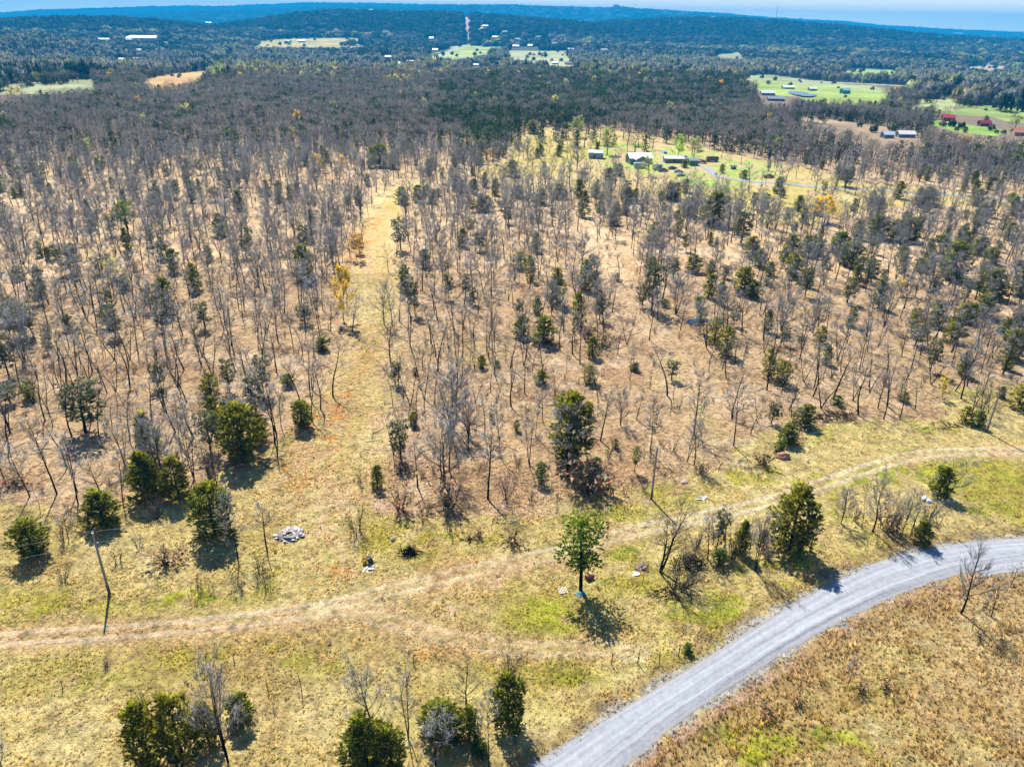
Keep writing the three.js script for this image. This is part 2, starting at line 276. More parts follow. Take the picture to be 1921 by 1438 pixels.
  if (fine > 0) {
    const q = nf(x, z, 0.55, 15), q2 = nf(x, z, 0.9, 16), v = 1 + fine * ((q - 0.5) * 0.75 + (s - 0.5) * 0.45), dk = fine * sstep(0.66, 0.86, q2) * 0.35;
    out3[0] *= v * (1 - dk); out3[1] *= v * (1 - dk * 1.1); out3[2] *= v * (1 - dk * 1.25);
  }
  return out3;
}
function groundTexture(x0, x1, z0, z1, W, H, fine) {
  const d = new Uint8Array(W * H * 4);
  for (let j = 0; j < H; j++) for (let i = 0; i < W; i++) {
    const c = groundColor(x0 + (x1 - x0) * (i + 0.5) / W, z1 + (z0 - z1) * (j + 0.5) / H, fine), o = (j * W + i) * 4;
    d[o] = clamp(l2s(clamp(c[0])), 0, 255); d[o + 1] = clamp(l2s(clamp(c[1])), 0, 255); d[o + 2] = clamp(l2s(clamp(c[2])), 0, 255); d[o + 3] = 255;
  }
  const t = new THREE.DataTexture(d, W, H); t.colorSpace = THREE.SRGBColorSpace; t.magFilter = THREE.LinearFilter; t.needsUpdate = true;
  return t;
}
const bumpTex = (() => { const W = 1024, d = new Uint8Array(W * W * 4); for (let j = 0; j < W; j++) for (let i = 0; i < W; i++) { const v = 255 * clamp(0.55 * samp(TB, i, j) + 0.45 * samp(TA, i, j)); const o = (j * W + i) * 4; d[o] = d[o + 1] = d[o + 2] = v; d[o + 3] = 255; } const t = new THREE.DataTexture(d, W, W); t.wrapS = t.wrapT = THREE.RepeatWrapping; t.magFilter = THREE.LinearFilter; t.needsUpdate = true; return t; })();
const RECT = { a: [-132, 132, -216, -38], b: [-660, 660, -1240, 90], c: [-12000, 12000, -17000, 700] };
const matGround = ['a', 'b', 'c'].map((k, i) => {
  const [x0, x1, z0, z1] = RECT[k], [W, H] = [[2048, 1380], [2048, 2048], [2048, 1490]][i];
  const m = new THREE.MeshStandardMaterial({ map: groundTexture(x0, x1, z0, z1, W, H, [1, 0.7, 0][i]), roughness: 1, name: 'ground ' + k });
  if (i === 0) { const b = bumpTex.clone(); b.repeat.set(40, 27); b.needsUpdate = true; m.bumpMap = b; m.bumpScale = 0.22; }
  return m;
});
function rectUV(k, x, z) { const [x0, x1, z0, z1] = RECT[k]; return [(x - x0) / (x1 - x0), (z1 - z) / (z1 - z0)]; }
const struct = (o) => { o.userData.kind = 'structure'; o.receiveShadow = true; o.castShadow = true; scene.add(o); return o; };

{ // one sheet of ground from below the camera to beyond the skyline
  const rs = [0]; for (let r = 14; r < 16600; r *= r < 40 ? 1.06 : r < 1100 ? 1.011 : 1.016) rs.push(r); rs.push(16800);
  const th = []; for (let a = -180; a < -43; a += 6) th.push(a); for (let a = -43; a <= 43.001; a += 0.34) th.push(a); for (let a = 46; a <= 180; a += 6) th.push(a); th.push(180);
  const n = th.length, pos = new Float32Array(rs.length * n * 3);
  rs.forEach((r, j) => th.forEach((a, i) => { const x = r * Math.sin(a * R), z = -r * Math.cos(a * R), o = (j * n + i) * 3; pos[o] = x; pos[o + 1] = height(x, z); pos[o + 2] = z; }));
  const inside = (k, o) => { const [x0, x1, z0, z1] = RECT[k]; return pos[o] >= x0 && pos[o] <= x1 && pos[o + 2] >= z0 && pos[o + 2] <= z1; };
  const lists = [[], [], []], vmap = [new Map(), new Map(), new Map()], P = [], U = [];
  const vert = (g, id) => { let v = vmap[g].get(id); if (v === undefined) { v = P.length / 3; vmap[g].set(id, v); P.push(pos[id * 3], pos[id * 3 + 1], pos[id * 3 + 2]); U.push(...rectUV('abc'[g], pos[id * 3], pos[id * 3 + 2])); } return v; };
  for (let j = 0; j + 1 < rs.length; j++) for (let i = 0; i + 1 < n; i++) {
    const q = [j * n + i, j * n + i + 1, (j + 1) * n + i, (j + 1) * n + i + 1], g = q.every((v) => inside('a', v * 3)) ? 0 : q.every((v) => inside('b', v * 3)) ? 1 : 2;
    const [a, b, c, d] = q.map((v) => vert(g, v));
    lists[g].push(a, b, c, b, d, c);
  }
  const geo = new THREE.BufferGeometry();
  geo.setAttribute('position', new THREE.BufferAttribute(new Float32Array(P), 3)); geo.setAttribute('uv', new THREE.BufferAttribute(new Float32Array(U), 2));
  const idx = [...lists.flat()]; geo.setIndex(new THREE.BufferAttribute(new Uint32Array(idx), 1));
  let at = 0; lists.forEach((l, g) => { geo.addGroup(at, l.length, g); at += l.length; });
  geo.computeVertexNormals();
  const m = new THREE.Mesh(geo, matGround); m.name = 'ground'; m.userData.label = 'dry straw and leaf litter ground with green grass patches'; struct(m);
}

// ------------------------------------------------------------------ roads as sheets of their own
function ribbon(name, left, right, lift, mat, label, uvOf) { // left / right: equally long lists of [x, z]
  const n = left.length, k = 9, pos = [], uv = [], idx = [];
  let len = 0;
  for (let i = 0; i < n; i++) {
    if (i) len += Math.hypot((left[i][0] + right[i][0] - left[i - 1][0] - right[i - 1][0]) / 2, (left[i][1] + right[i][1] - left[i - 1][1] - right[i - 1][1]) / 2);
    for (let j = 0; j < k; j++) { const t = j / (k - 1), x = mix(left[i][0], right[i][0], t), z = mix(left[i][1], right[i][1], t); pos.push(x, height(x, z) + lift * (j === 0 || j === k - 1 ? 0.25 : 1 + 0.35 * Math.sin(t * Math.PI)), z); uv.push(...(uvOf ? uvOf(x, z) : [t, len / 50])); }
  }
  for (let i = 0; i + 1 < n; i++) for (let j = 0; j + 1 < k; j++) { const a = i * k + j, b = a + 1, c = a + k, d = c + 1; idx.push(a, b, c, b, d, c); }
  const g = new THREE.BufferGeometry(); g.setAttribute('position', new THREE.Float32BufferAttribute(pos, 3)); g.setAttribute('uv', new THREE.Float32BufferAttribute(uv, 2)); g.setIndex(idx); g.computeVertexNormals();
  if (g.attributes.normal.getY(20) < 0) { g.index.array.reverse(); g.computeVertexNormals(); }
  const m = new THREE.Mesh(g, mat); m.name = name; m.userData.label = label; return struct(m);
}
function sides(L, half, wob = 0) {
  const l = [], r = [], p = L.p;
  for (let i = 0; i < p.length; i++) { const a = p[Math.max(0, i - 1)], b = p[Math.min(p.length - 1, i + 1)], d = Math.hypot(b[0] - a[0], b[1] - a[1]) || 1, nx = -(b[1] - a[1]) / d, nz_ = (b[0] - a[0]) / d; const w1 = half + (nf(p[i][0], p[i][1], 3, 40) - 0.5) * wob, w2 = half + (nf(p[i][0], p[i][1], 3, 41) - 0.5) * wob; l.push([p[i][0] - nx * w1, p[i][1] - nz_ * w1]); r.push([p[i][0] + nx * w2, p[i][1] + nz_ * w2]); }
  return [l, r];
}
const gravelTex = (() => {
  const W = 256, H = 2048, d = new Uint8Array(W * H * 4);
  for (let j = 0; j < H; j++) for (let i = 0; i < W; i++) {
    const u = i / W, v = j / H * 50, x = u * 6, n = samp(TB, x * 30, v * 30), l = samp(TA, x * 90, v * 1.2), l2 = samp(TA, x * 190 + 100, v * 3), big = samp(TA, x * 8 + 50, v * 6 + 200);
    const wheel = Math.exp(-(((u - 0.3) / 0.07) ** 2)) + Math.exp(-(((u - 0.68) / 0.07) ** 2)), edge = sstep(0.12, 0, Math.min(u, 1 - u));
    let k = 0.82 + (n - 0.5) * 0.22 + (l - 0.5) * 0.46 + (l2 - 0.5) * 0.26 + wheel * 0.16 + (big - 0.5) * 0.05 - edge * 0.1;
    const c = look(182, 187, 194), o = (j * W + i) * 4, t = edge * 0.5;
    const e = CG.verge;
    for (let q = 0; q < 3; q++) d[o + q] = clamp(l2s(clamp(mix(c[q], e[q], t * clamp(n * 1.4)) * k * 1.08)), 0, 255);
    d[o + 3] = 255;
  }
  const t = new THREE.DataTexture(d, W, H); t.colorSpace = THREE.SRGBColorSpace; t.wrapS = t.wrapT = THREE.MirroredRepeatWrapping; t.magFilter = THREE.LinearFilter; t.needsUpdate = true; return t;
})();
const mGravel = new THREE.MeshStandardMaterial({ map: gravelTex, roughness: 1, name: 'gravel' });
{
  const avg = (p) => p.map((q, i) => { let x = 0, z = 0, n = 0; for (let k = -4; k <= 4; k++) { const w = p[Math.min(p.length - 1, Math.max(0, i + k))]; x += w[0]; z += w[1]; n++; } return [x / n, z / n]; });
  const rr = rng(31), l = roadLeft.p, r = avg(avg(l.map((q) => { let best = 1e9, w = q; for (const s of roadRight.p) { const d = Math.hypot(s[0] - q[0], s[1] - q[1]); if (d < best) { best = d; w = s; } } return w; }))).map((q, i) => [q[0] + (nf(q[0], q[1], 3, 42) - 0.5) * 0.5, q[1] + (rr() - 0.5) * 0.12]); ribbon('gravel_road', l, r, 0.09, mGravel, 'pale grey gravel road curving across the lower right corner');
  const spur = lineOf([[1838, 1074], [1880, 1066], [1921, 1062], [2050, 1062], [2200, 1066]], 1), [l2, r2] = sides(spur, 1.1, 0.6); ribbon('gravel_path', l2, r2, 0.06, mGravel, 'narrow gravel spur along the inside of the road bend');
  const uvA = (x, z) => rectUV('a', x, z);
  const clip = (L) => ({ p: L.p.filter(([x, z]) => x > -128 && x < 128 && z > -212 && z < -42) });
  for (const [L, off, label] of [[trackMain, 0.95, 'far wheel rut of the dirt track across the grass'], [trackMain, -0.95, 'near wheel rut of the dirt track across the grass'], [trackSide, 0, 'faint dirt track branching towards the gravel road']]) {
    const C = clip(L), [a, b] = sides(C, Math.abs(off) || 0.0001), base = { p: off > 0 ? a : off < 0 ? b : C.p }, [l3, r3] = sides(base, off ? 0.45 : 1.2, 0.5);
    ribbon('dirt_track', l3, r3, 0.035, matGround[0], label, uvA);
  }
  const [l4, r4] = sides(driveway, 2.1, 0.8); ribbon('driveway', l4, r4, 0.12, mGravel, 'pale gravel driveway winding to the white roofed farmhouse');
  const mAsph = new THREE.MeshStandardMaterial({ color: col(look(196, 188, 190)), roughness: 1 });
  const [l5, r5] = sides(highway, 6); ribbon('highway', l5, r5, 0.5, mAsph, 'pale highway crossing the green fields far off');
  const [l6, r6] = sides(villageRoad, 4); ribbon('village_road', l6, r6, 0.5, mAsph, 'pale road curving through the distant housing');
}
// ponds
const mWater = new THREE.MeshStandardMaterial({ color: col([0.02, 0.05, 0.08]), roughness: 0.08, metalness: 0 });
function pond(name, pts, label) {
  const A = area(pts), s = new THREE.Shape(smooth([...A.p, A.p[0]], 1.5).map(([x, z]) => new THREE.Vector2(x, -z))), g = new THREE.ExtrudeGeometry(s, { depth: 0.15, bevelEnabled: false }); g.rotateX(-Math.PI / 2);
  const cx = (A.x0 + A.x1) / 2, cz = (A.z0 + A.z1) / 2; let top = -1e9; for (const [x, z] of A.p) top = Math.max(top, height(x, z));
  g.translate(0, top + 0.02, 0); const m = new THREE.Mesh(g, mWater); m.name = name; m.userData.label = label; void cx; void cz; return struct(m);
}
pond('pond', [[1288, 605], [1296, 599], [1303, 600], [1311, 596], [1320, 599], [1331, 600], [1327, 604], [1318, 605], [1311, 610], [1303, 607], [1294, 609]], 'small blue pond half hidden among the bare trees');
pond('pond_001', [[1478, 174], [1484, 171], [1500, 172], [1522, 176], [1532, 180], [1515, 183], [1490, 179]], 'bright blue farm pond beside the green field');

// ------------------------------------------------------------------ mesh building
class MB {
  constructor() { this.p = []; this.n = []; this.c = []; this.i = []; }
  tube(pts, rad, sides_, color) { // tapered tube through points [x,y,z]
    const base = this.p.length / 3, k = pts.length;
    for (let a = 0; a < k; a++) {
      const p = pts[a], q0 = pts[Math.max(0, a - 1)], q1 = pts[Math.min(k - 1, a + 1)];
      let dx = q1[0] - q0[0], dy = q1[1] - q0[1], dz = q1[2] - q0[2]; const L = Math.hypot(dx, dy, dz) || 1; dx /= L; dy /= L; dz /= L;
      let ux, uy, uz; if (Math.abs(dy) < 0.9) { ux = dz; uy = 0; uz = -dx; } else { ux = 0; uy = -dz; uz = dy; }
      const ul = Math.hypot(ux, uy, uz); ux /= ul; uy /= ul; uz /= ul;
      const vx = dy * uz - dz * uy, vy = dz * ux - dx * uz, vz = dx * uy - dy * ux;
      for (let s = 0; s < sides_; s++) { const t = s / sides_ * 2 * Math.PI, c = Math.cos(t), d = Math.sin(t), nx = ux * c + vx * d, ny = uy * c + vy * d, nzz = uz * c + vz * d; this.p.push(p[0] + nx * rad[a], p[1] + ny * rad[a], p[2] + nzz * rad[a]); this.n.push(nx, ny, nzz); this.c.push(...color); }
    }
    for (let a = 0; a + 1 < k; a++) for (let s = 0; s < sides_; s++) { const s2 = (s + 1) % sides_, A = base + a * sides_ + s, B = base + a * sides_ + s2, C = A + sides_, D = B + sides_; this.i.push(A, C, B, B, C, D); }
  }
  tri(a, b, c, n, color, color2) { const ux = b[0] - a[0], uy = b[1] - a[1], uz = b[2] - a[2], vx = c[0] - a[0], vy = c[1] - a[1], vz = c[2] - a[2]; if ((uy * vz - uz * vy) * n[0] + (uz * vx - ux * vz) * n[1] + (ux * vy - uy * vx) * n[2] < 0) { const t = a; a = b; b = t; } const o = this.p.length / 3; this.p.push(...a, ...b, ...c); this.n.push(...n, ...n, ...n); this.c.push(...color, ...color, ...(color2 || color)); this.i.push(o, o + 1, o + 2); }
  geo() { const g = new THREE.BufferGeometry(); g.setAttribute('position', new THREE.Float32BufferAttribute(this.p, 3)); g.setAttribute('normal', new THREE.Float32BufferAttribute(this.n, 3)); g.setAttribute('color', new THREE.Float32BufferAttribute(this.c, 3)); g.setIndex(this.i); return g; }
}
const norm = (v) => { const l = Math.hypot(...v) || 1; return [v[0] / l, v[1] / l, v[2] / l]; };
const mBark = new THREE.MeshStandardMaterial({ vertexColors: true, roughness: 0.95, name: 'bark' });
const mLeaf = new THREE.MeshPhysicalMaterial({ vertexColors: true, roughness: 0.9, side: THREE.DoubleSide, transmission: 0.5, thickness: 0, specularIntensity: 0.15 });
const mBright = new THREE.MeshPhysicalMaterial({ vertexColors: true, roughness: 0.9, side: THREE.DoubleSide, transmission: 0.55, thickness: 0, specularIntensity: 0.15, name: 'fresh leaves' });
mLeaf.name = 'cedar foliage';

// A bare tree ten metres tall: trunk with its limbs, and a crown of branchlets and twigs. detail 1 near, 0.35 far off
function bareTree(seed, o = {}) {
  const r = rng(seed), T = new MB(), C = new MB(), detail = o.detail ?? 1, H = 10;
  const barkA = o.bark || [0.115, 0.105, 0.10], twigA = o.twig || [0.20, 0.19, 0.19];
  const j = (v, k) => v.map((x) => x * (1 + (r() - 0.5) * k));
  const forks = o.forks || 1, R0 = o.r || 0.15;
  function limb(p, d, len, rad, level) {
    const seg = level === 0 ? 7 : level === 1 ? 5 : 3, pts = [p.slice()], rads = [rad]; let q = p.slice(), dir = d.slice();
    for (let s = 1; s <= seg; s++) {
      const wob = level === 0 ? (o.crook || 0.13) : level === 1 ? 0.34 : 0.4;
      dir = norm([dir[0] + (r() - 0.5) * wob, dir[1] + (r() - 0.5) * wob * 0.5 + (level ? 0.07 : 0.04), dir[2] + (r() - 0.5) * wob]);
      q = [q[0] + dir[0] * len / seg, q[1] + dir[1] * len / seg, q[2] + dir[2] * len / seg]; pts.push(q.slice()); rads.push(rad * mix(1, level === 0 ? 0.22 : 0.3, s / seg));
    }
    (level < 2 ? T : C).tube(pts, rads, level === 0 ? (detail < 1 ? 4 : 6) : level === 1 ? (detail < 1 ? 3 : 4) : 3, level < 2 ? j(barkA, 0.25) : j(mix3(barkA, twigA, 0.6), 0.3));
    return [pts, rads, dir];
  }
  const mix3 = (a, b, t) => [mix(a[0], b[0], t), mix(a[1], b[1], t), mix(a[2], b[2], t)];
  function twigs(p, d, len, n) {
    for (let k = 0; k < n; k++) {
      const e = norm([d[0] + (r() - 0.5) * 1.5, d[1] + (r() - 0.35) * 1.1 + 0.15, d[2] + (r() - 0.5) * 1.5]), L = len * (0.55 + r() * 0.7), w = (o.tw || 0.011) * (0.7 + r() * 0.6) * (detail < 1 ? 1.9 : 1);
      const a = p, m = [a[0] + e[0] * L * 0.55 + (r() - 0.5) * 0.12, a[1] + e[1] * L * 0.55 + 0.03, a[2] + e[2] * L * 0.55 + (r() - 0.5) * 0.12], b = [a[0] + e[0] * L, a[1] + e[1] * L + 0.06, a[2] + e[2] * L];
      const cc = j(twigA, 0.35);
      if (detail >= 1) {
        C.tube([a, m, b], [w, w * 0.7, w * 0.25], 3, cc);
        for (let f = 0; f < 2; f++) { const s = norm([e[0] + (r() - 0.5) * 1.8, e[1] + (r() - 0.3) * 1.2, e[2] + (r() - 0.5) * 1.8]), l2 = L * (0.3 + r() * 0.35), st = f ? m : [mix(m[0], b[0], 0.4), mix(m[1], b[1], 0.4), mix(m[2], b[2], 0.4)], ww = w * 0.75, px = norm([s[2] + 0.01, r() - 0.5, -s[0]]); C.tri([st[0] - px[0] * ww, st[1] - px[1] * ww, st[2] - px[2] * ww], [st[0] + px[0] * ww, st[1] + px[1] * ww, st[2] + px[2] * ww], [st[0] + s[0] * l2, st[1] + s[1] * l2, st[2] + s[2] * l2], norm([px[1] * s[2] - px[2] * s[1], Math.abs(px[2] * s[0] - px[0] * s[2]) + 0.3, px[0] * s[1] - px[1] * s[0]]), j(twigA, 0.35)); }
      } else { const px = norm([e[2] + 0.01, r() - 0.5, -e[0]]), ww = w * 1.5; C.tri([a[0] - px[0] * ww, a[1] - px[1] * ww, a[2] - px[2] * ww], [a[0] + px[0] * ww, a[1] + px[1] * ww, a[2] + px[2] * ww], b, norm([px[1] * e[2] - px[2] * e[1], Math.abs(px[2] * e[0] - px[0] * e[2]) + 0.3, px[0] * e[1] - px[1] * e[0]]), cc); }
    }
  }
  for (let f = 0; f < forks; f++) {
    const a0 = r() * 6.28, lean = forks > 1 ? 0.16 + r() * 0.16 : 0.03 + r() * 0.08;
    const d0 = norm([Math.cos(a0 + f * 6.28 / forks) * lean, 1, Math.sin(a0 + f * 6.28 / forks) * lean]);
    const [tp, tr] = limb([0, -0.15, 0], d0, H * (forks > 1 ? 0.85 + r() * 0.12 : 0.94), R0 * (forks > 1 ? 0.75 : 1), 0);
    const nl = Math.round((o.limbs || 11) * (forks > 1 ? 0.6 : 1) * (detail < 1 ? 0.8 : 1)), from = o.from ?? 0.36;
    for (let k = 0; k < nl; k++) {
      const t = from + (1 - from) * (k + r() * 0.8) / nl, fi = t * (tp.length - 1), i0 = Math.min(tp.length - 2, Math.floor(fi)), ft = fi - i0;
      const p = [0, 1, 2].map((q) => mix(tp[i0][q], tp[i0 + 1][q], ft)), rad = mix(tr[i0], tr[i0 + 1], ft), az = k * 2.4 + r() * 1.2 + f, up = 0.12 + t * 0.55 + r() * 0.3;
      const len = (o.spread || 2.6) * (1.15 - t * 0.62) * (0.7 + r() * 0.5), d = norm([Math.cos(az), up, Math.sin(az)]);
      const [lp, lr] = limb(p, d, len, Math.min(rad * 0.6, 0.065), 1);
      const ns = Math.max(2, Math.round((o.subs || 5) * (detail < 1 ? 0.7 : 1)));
      for (let s = 0; s < ns; s++) {
        const u = 0.3 + 0.7 * (s + r() * 0.7) / ns, gi = Math.min(0.999, u) * (lp.length - 1), g0 = Math.floor(gi), gt = gi - g0, b = [0, 1, 2].map((q) => mix(lp[g0][q], lp[g0 + 1][q], gt));
        const e = norm([d[0] + (r() - 0.5) * 1.7, d[1] + (r() - 0.3) * 0.9, d[2] + (r() - 0.5) * 1.7]), sl = len * (0.26 + r() * 0.26);
        const [sp, , sd] = limb(b, e, sl, Math.min(0.026, lr[g0] * 0.6), 2);
        const nt = Math.max(2, Math.round((o.twigs || 4) * (detail < 1 ? 0.6 : 1)));
        for (let w = 1; w < sp.length; w++) twigs(sp[w], sd, 0.85 * (o.tl || 1), w === sp.length - 1 ? nt : Math.max(1, nt - 2));
      }
      twigs(lp[lp.length - 1], d, 0.9 * (o.tl || 1), 4);
    }
    twigs(tp[tp.length - 1], d0, 0.9, 5);
  }
  if (o.haze) { const ht = o.twig; for (let k = 0; k < o.haze; k++) { const u = norm([r() - 0.5, r() - 0.4, r() - 0.5]), f = 0.5 + r() * 0.55, p = [u[0] * f * 2.5, 6.6 + u[1] * f * 3.1, u[2] * f * 2.5], d = norm([u[0] + (r() - 0.5) * 1.2, u[1] + 0.5 + (r() - 0.5), u[2] + (r() - 0.5) * 1.2]), w = norm([d[2], r() - 0.5, -d[0]]), L = 0.8 + r() * 0.7, ww = 0.05 + r() * 0.05; C.tri([p[0] - w[0] * ww, p[1] - w[1] * ww, p[2] - w[2] * ww], [p[0] + w[0] * ww, p[1] + w[1] * ww, p[2] + w[2] * ww], [p[0] + d[0] * L, p[1] + d[1] * L, p[2] + d[2] * L], norm([u[0] + (r() - 0.5) * 0.8, u[1] + 0.5, u[2] + (r() - 0.5) * 0.8]), j(ht, 0.5)); } }
  if (o.leaves) { // young leaves or blossom on the twigs
    const L = new MB(), P = C.p; const n = o.leaves;
    for (let k = 0; k < n; k++) { const v = Math.floor(r() * P.length / 3) * 3, c = [P[v] + (r() - 0.5) * 0.5, P[v + 1] + (r() - 0.5) * 0.5, P[v + 2] + (r() - 0.5) * 0.5], a = norm([r() - 0.5, r() - 0.5, r() - 0.5]), b = norm([r() - 0.5, r() - 0.5, r() - 0.5]), s = (o.leaf || 0.2) * (0.6 + r() * 0.8), nn = norm([c[0] * 0.3 + a[0], 0.8 + r(), c[2] * 0.3 + a[2]]); L.tri([c[0] - a[0] * s, c[1] - a[1] * s, c[2] - a[2] * s], [c[0] + a[0] * s, c[1] + a[1] * s, c[2] + a[2] * s], [c[0] + b[0] * s * 1.5, c[1] + b[1] * s * 1.5, c[2] + b[2] * s * 1.5], nn, j(o.leafColor, 0.5)); }
    return { trunk: T.geo(), crown: C.geo(), leaves: L.geo() };
  }
  return { trunk: T.geo(), crown: C.geo() };
}
// An evergreen 8 m tall and 4 m wide (at its widest): a stem and sprays of foliage set out in uneven limbs
const PROFILES = { cone: (t) => Math.pow(1 - t, 0.62) * (0.62 + 0.38 * sstep(0, 0.2, t)) * 1.12, egg: (t) => Math.sqrt(Math.max(0, 1 - Math.pow((t - 0.4) / 0.62, 2))), round: (t) => Math.sqrt(Math.max(0, 1 - Math.pow((t - 0.5) / 0.53, 2))), pine: (t) => Math.sqrt(Math.max(0, 1 - Math.pow((t - 0.55) / 0.5, 2))), loose: (t) => (0.5 + 0.5 * Math.sin(t * 9)) * 0.3 + 0.75 * Math.sqrt(Math.max(0, 1 - Math.pow((t - 0.5) / 0.56, 2))) };
function evergreen(seed, kind, o = {}) {
  const r = rng(seed), T = new MB(), C = new MB(), H = 8, W = 2, from = o.from ?? 0.03, prof = PROFILES[kind];
  const bark = o.bark || [0.12, 0.09, 0.07], dark = o.dark || [0.020, 0.040, 0.008], light = o.light || [0.085, 0.125, 0.014];
  const lean = [(r() - 0.5) * 0.5, (r() - 0.5) * 0.5], stem = []; for (let i = 0; i <= 6; i++) stem.push([lean[0] * i / 6 + (r() - 0.5) * 0.1, H * 0.95 * i / 6 - (i ? 0 : 0.15), lean[1] * i / 6 + (r() - 0.5) * 0.1]);
  T.tube(stem, [0.17, 0.15, 0.13, 0.11, 0.08, 0.05, 0.02].map((x) => x * (o.trunk || 1)), 6, bark);
  const lobes = o.lobes || 40, per = o.per || 23, leaf = o.leaf || 0.42;
  for (let k = 0; k < lobes; k++) {
    const t = clamp((k + r()) / lobes), y = H * (from + (1 - from) * t * 0.97), az = k * 2.39996 + (r() - 0.5) * 1.3, rr = W * prof(t) * (0.62 + r() * 0.58) , size = Math.max(0.32, (o.lobe || 0.5) * (0.55 + 0.75 * prof(t)) * (0.7 + r() * 0.6));
    const cx = lean[0] * y / H + Math.cos(az) * Math.max(0, rr - size * 0.7), cz = lean[1] * y / H + Math.sin(az) * Math.max(0, rr - size * 0.75), cy = y + (o.droop || 0.1) * rr * (r() - 0.4);
    if (rr > 0.5) T.tube([[lean[0] * y / H, y - rr * 0.22, lean[1] * y / H], [cx, cy, cz]], [0.05, 0.018], 3, bark);
    const tone = r();
    for (let c = 0; c < per; c++) {
      const u = norm([r() - 0.5, r() - 0.38, r() - 0.5]), f = size * (0.55 + 0.5 * r()), p = [cx + u[0] * f * 1.15, cy + u[1] * f * 0.85, cz + u[2] * f * 1.15];
      const n = norm([u[0] * 0.9 + Math.cos(az) * 0.55, u[1] * 0.8 + 0.35, u[2] * 0.9 + Math.sin(az) * 0.55]), q = clamp(0.25 * tone + 0.75 * r() * r() + (o.warm || 0));
      for (let s = 0; s < 4; s++) {
        const d = norm([n[0] + (r() - 0.5) * 1.5, n[1] + (r() - 0.3) * 1.1, n[2] + (r() - 0.5) * 1.5]), w = norm([r() - 0.5, r() - 0.5, r() - 0.5]), L = leaf * (0.6 + r() * 0.8), ww = leaf * 0.3 * (0.7 + r() * 0.6), nn = norm([n[0] + (r() - 0.5) * 0.9, n[1] + (r() - 0.5) * 0.9, n[2] + (r() - 0.5) * 0.9]);
        const b = [p[0] - d[0] * L * 0.4, p[1] - d[1] * L * 0.4, p[2] - d[2] * L * 0.4], cc = [mix(dark[0], light[0], q), mix(dark[1], light[1], q), mix(dark[2], light[2], q)];
        C.tri([b[0] - w[0] * ww, b[1] - w[1] * ww, b[2] - w[2] * ww], [b[0] + w[0] * ww, b[1] + w[1] * ww, b[2] + w[2] * ww], [p[0] + d[0] * L * 0.6, p[1] + d[1] * L * 0.6, p[2] + d[2] * L * 0.6], nn, cc, cc.map((x) => x * 1.25));
      }
    }
  }
  return { trunk: T.geo(), crown: C.geo() };
}
// A twiggy shrub or clump of saplings 3 m tall and 3 m wide
function twigBush(seed, o = {}) {
  const r = rng(seed), T = new MB(), C = new MB(), stems = o.stems || 12, bark = o.bark || [0.13, 0.11, 0.10], twig = o.twig || [0.2, 0.18, 0.17];
  for (let k = 0; k < stems; k++) {
    const az = r() * 6.28, sp = (o.spread ?? 0.5) * r(), b = [Math.cos(az) * r() * (o.foot ?? 0.4), -0.1, Math.sin(az) * r() * (o.foot ?? 0.4)], L = 3 * (0.5 + r() * 0.5); let q = b, d = norm([Math.cos(az) * sp, 1, Math.sin(az) * sp]); const pts = [b], rad = [o.r || 0.03];
    for (let s = 1; s <= 4; s++) { d = norm([d[0] + (r() - 0.5) * 0.3, d[1], d[2] + (r() - 0.5) * 0.3]); q = [q[0] + d[0] * L / 4, q[1] + d[1] * L / 4, q[2] + d[2] * L / 4]; pts.push(q); rad.push((o.r || 0.03) * (1 - s / 4.6)); for (let t = 0; t < 5; t++) { const e = norm([d[0] + (r() - 0.5) * 1.8, d[1] + (r() - 0.4), d[2] + (r() - 0.5) * 1.8]), l = 0.4 + r() * 0.6, m = [q[0] + e[0] * l, q[1] + e[1] * l, q[2] + e[2] * l]; C.tube([q, m], [0.014, 0.004], 3, twig.map((x) => x * (0.7 + r() * 0.6))); } }
    T.tube(pts, rad, 4, bark);
  }
  const leaves = o.leaves || 0; const P = C.p;
  for (let k = 0; k < leaves; k++) { const v = Math.floor(r() * P.length / 3) * 3, c = [P[v], P[v + 1], P[v + 2]], a = norm([r() - 0.5, r() - 0.5, r() - 0.5]), b = norm([r() - 0.5, r() - 0.5, r() - 0.5]), s = 0.1 + r() * 0.12; C.tri([c[0] - a[0] * s, c[1] - a[1] * s, c[2] - a[2] * s], [c[0] + a[0] * s, c[1] + a[1] * s, c[2] + a[2] * s], [c[0] + b[0] * s * 1.6, c[1] + b[1] * s * 1.6, c[2] + b[2] * s * 1.6], norm([a[0], 1, a[2]]), o.leafColor.map((x) => x * (0.6 + r() * 0.8))); }
  return { trunk: T.geo(), crown: C.geo() };
}
const PROTO = {};
const GREY = { bark: [0.13, 0.122, 0.12], twig: [0.53, 0.54, 0.57] };
PROTO.bare = [1, 2, 3, 4, 5, 6, 7, 8].map((s) => bareTree(100 + s, { ...GREY, spread: [2.3, 2.9, 2.0, 2.6, 3.1, 2.2, 2.5, 1.8][s - 1], from: [0.36, 0.3, 0.45, 0.4, 0.28, 0.5, 0.34, 0.42][s - 1], forks: s === 5 || s === 7 ? 2 : 1, limbs: [11, 13, 9, 11, 12, 9, 11, 9][s - 1], crook: [0.13, 0.2, 0.1, 0.16, 0.22, 0.12, 0.25, 0.18][s - 1], r: 0.11 + 0.02 * (s % 4) }));
PROTO.oak = [1, 2, 3].map((s) => bareTree(140 + s, { ...GREY, spread: 4.0, from: 0.22, limbs: 15, subs: 7, twigs: 5, crook: 0.3, r: 0.2, forks: s === 2 ? 3 : 1 }));
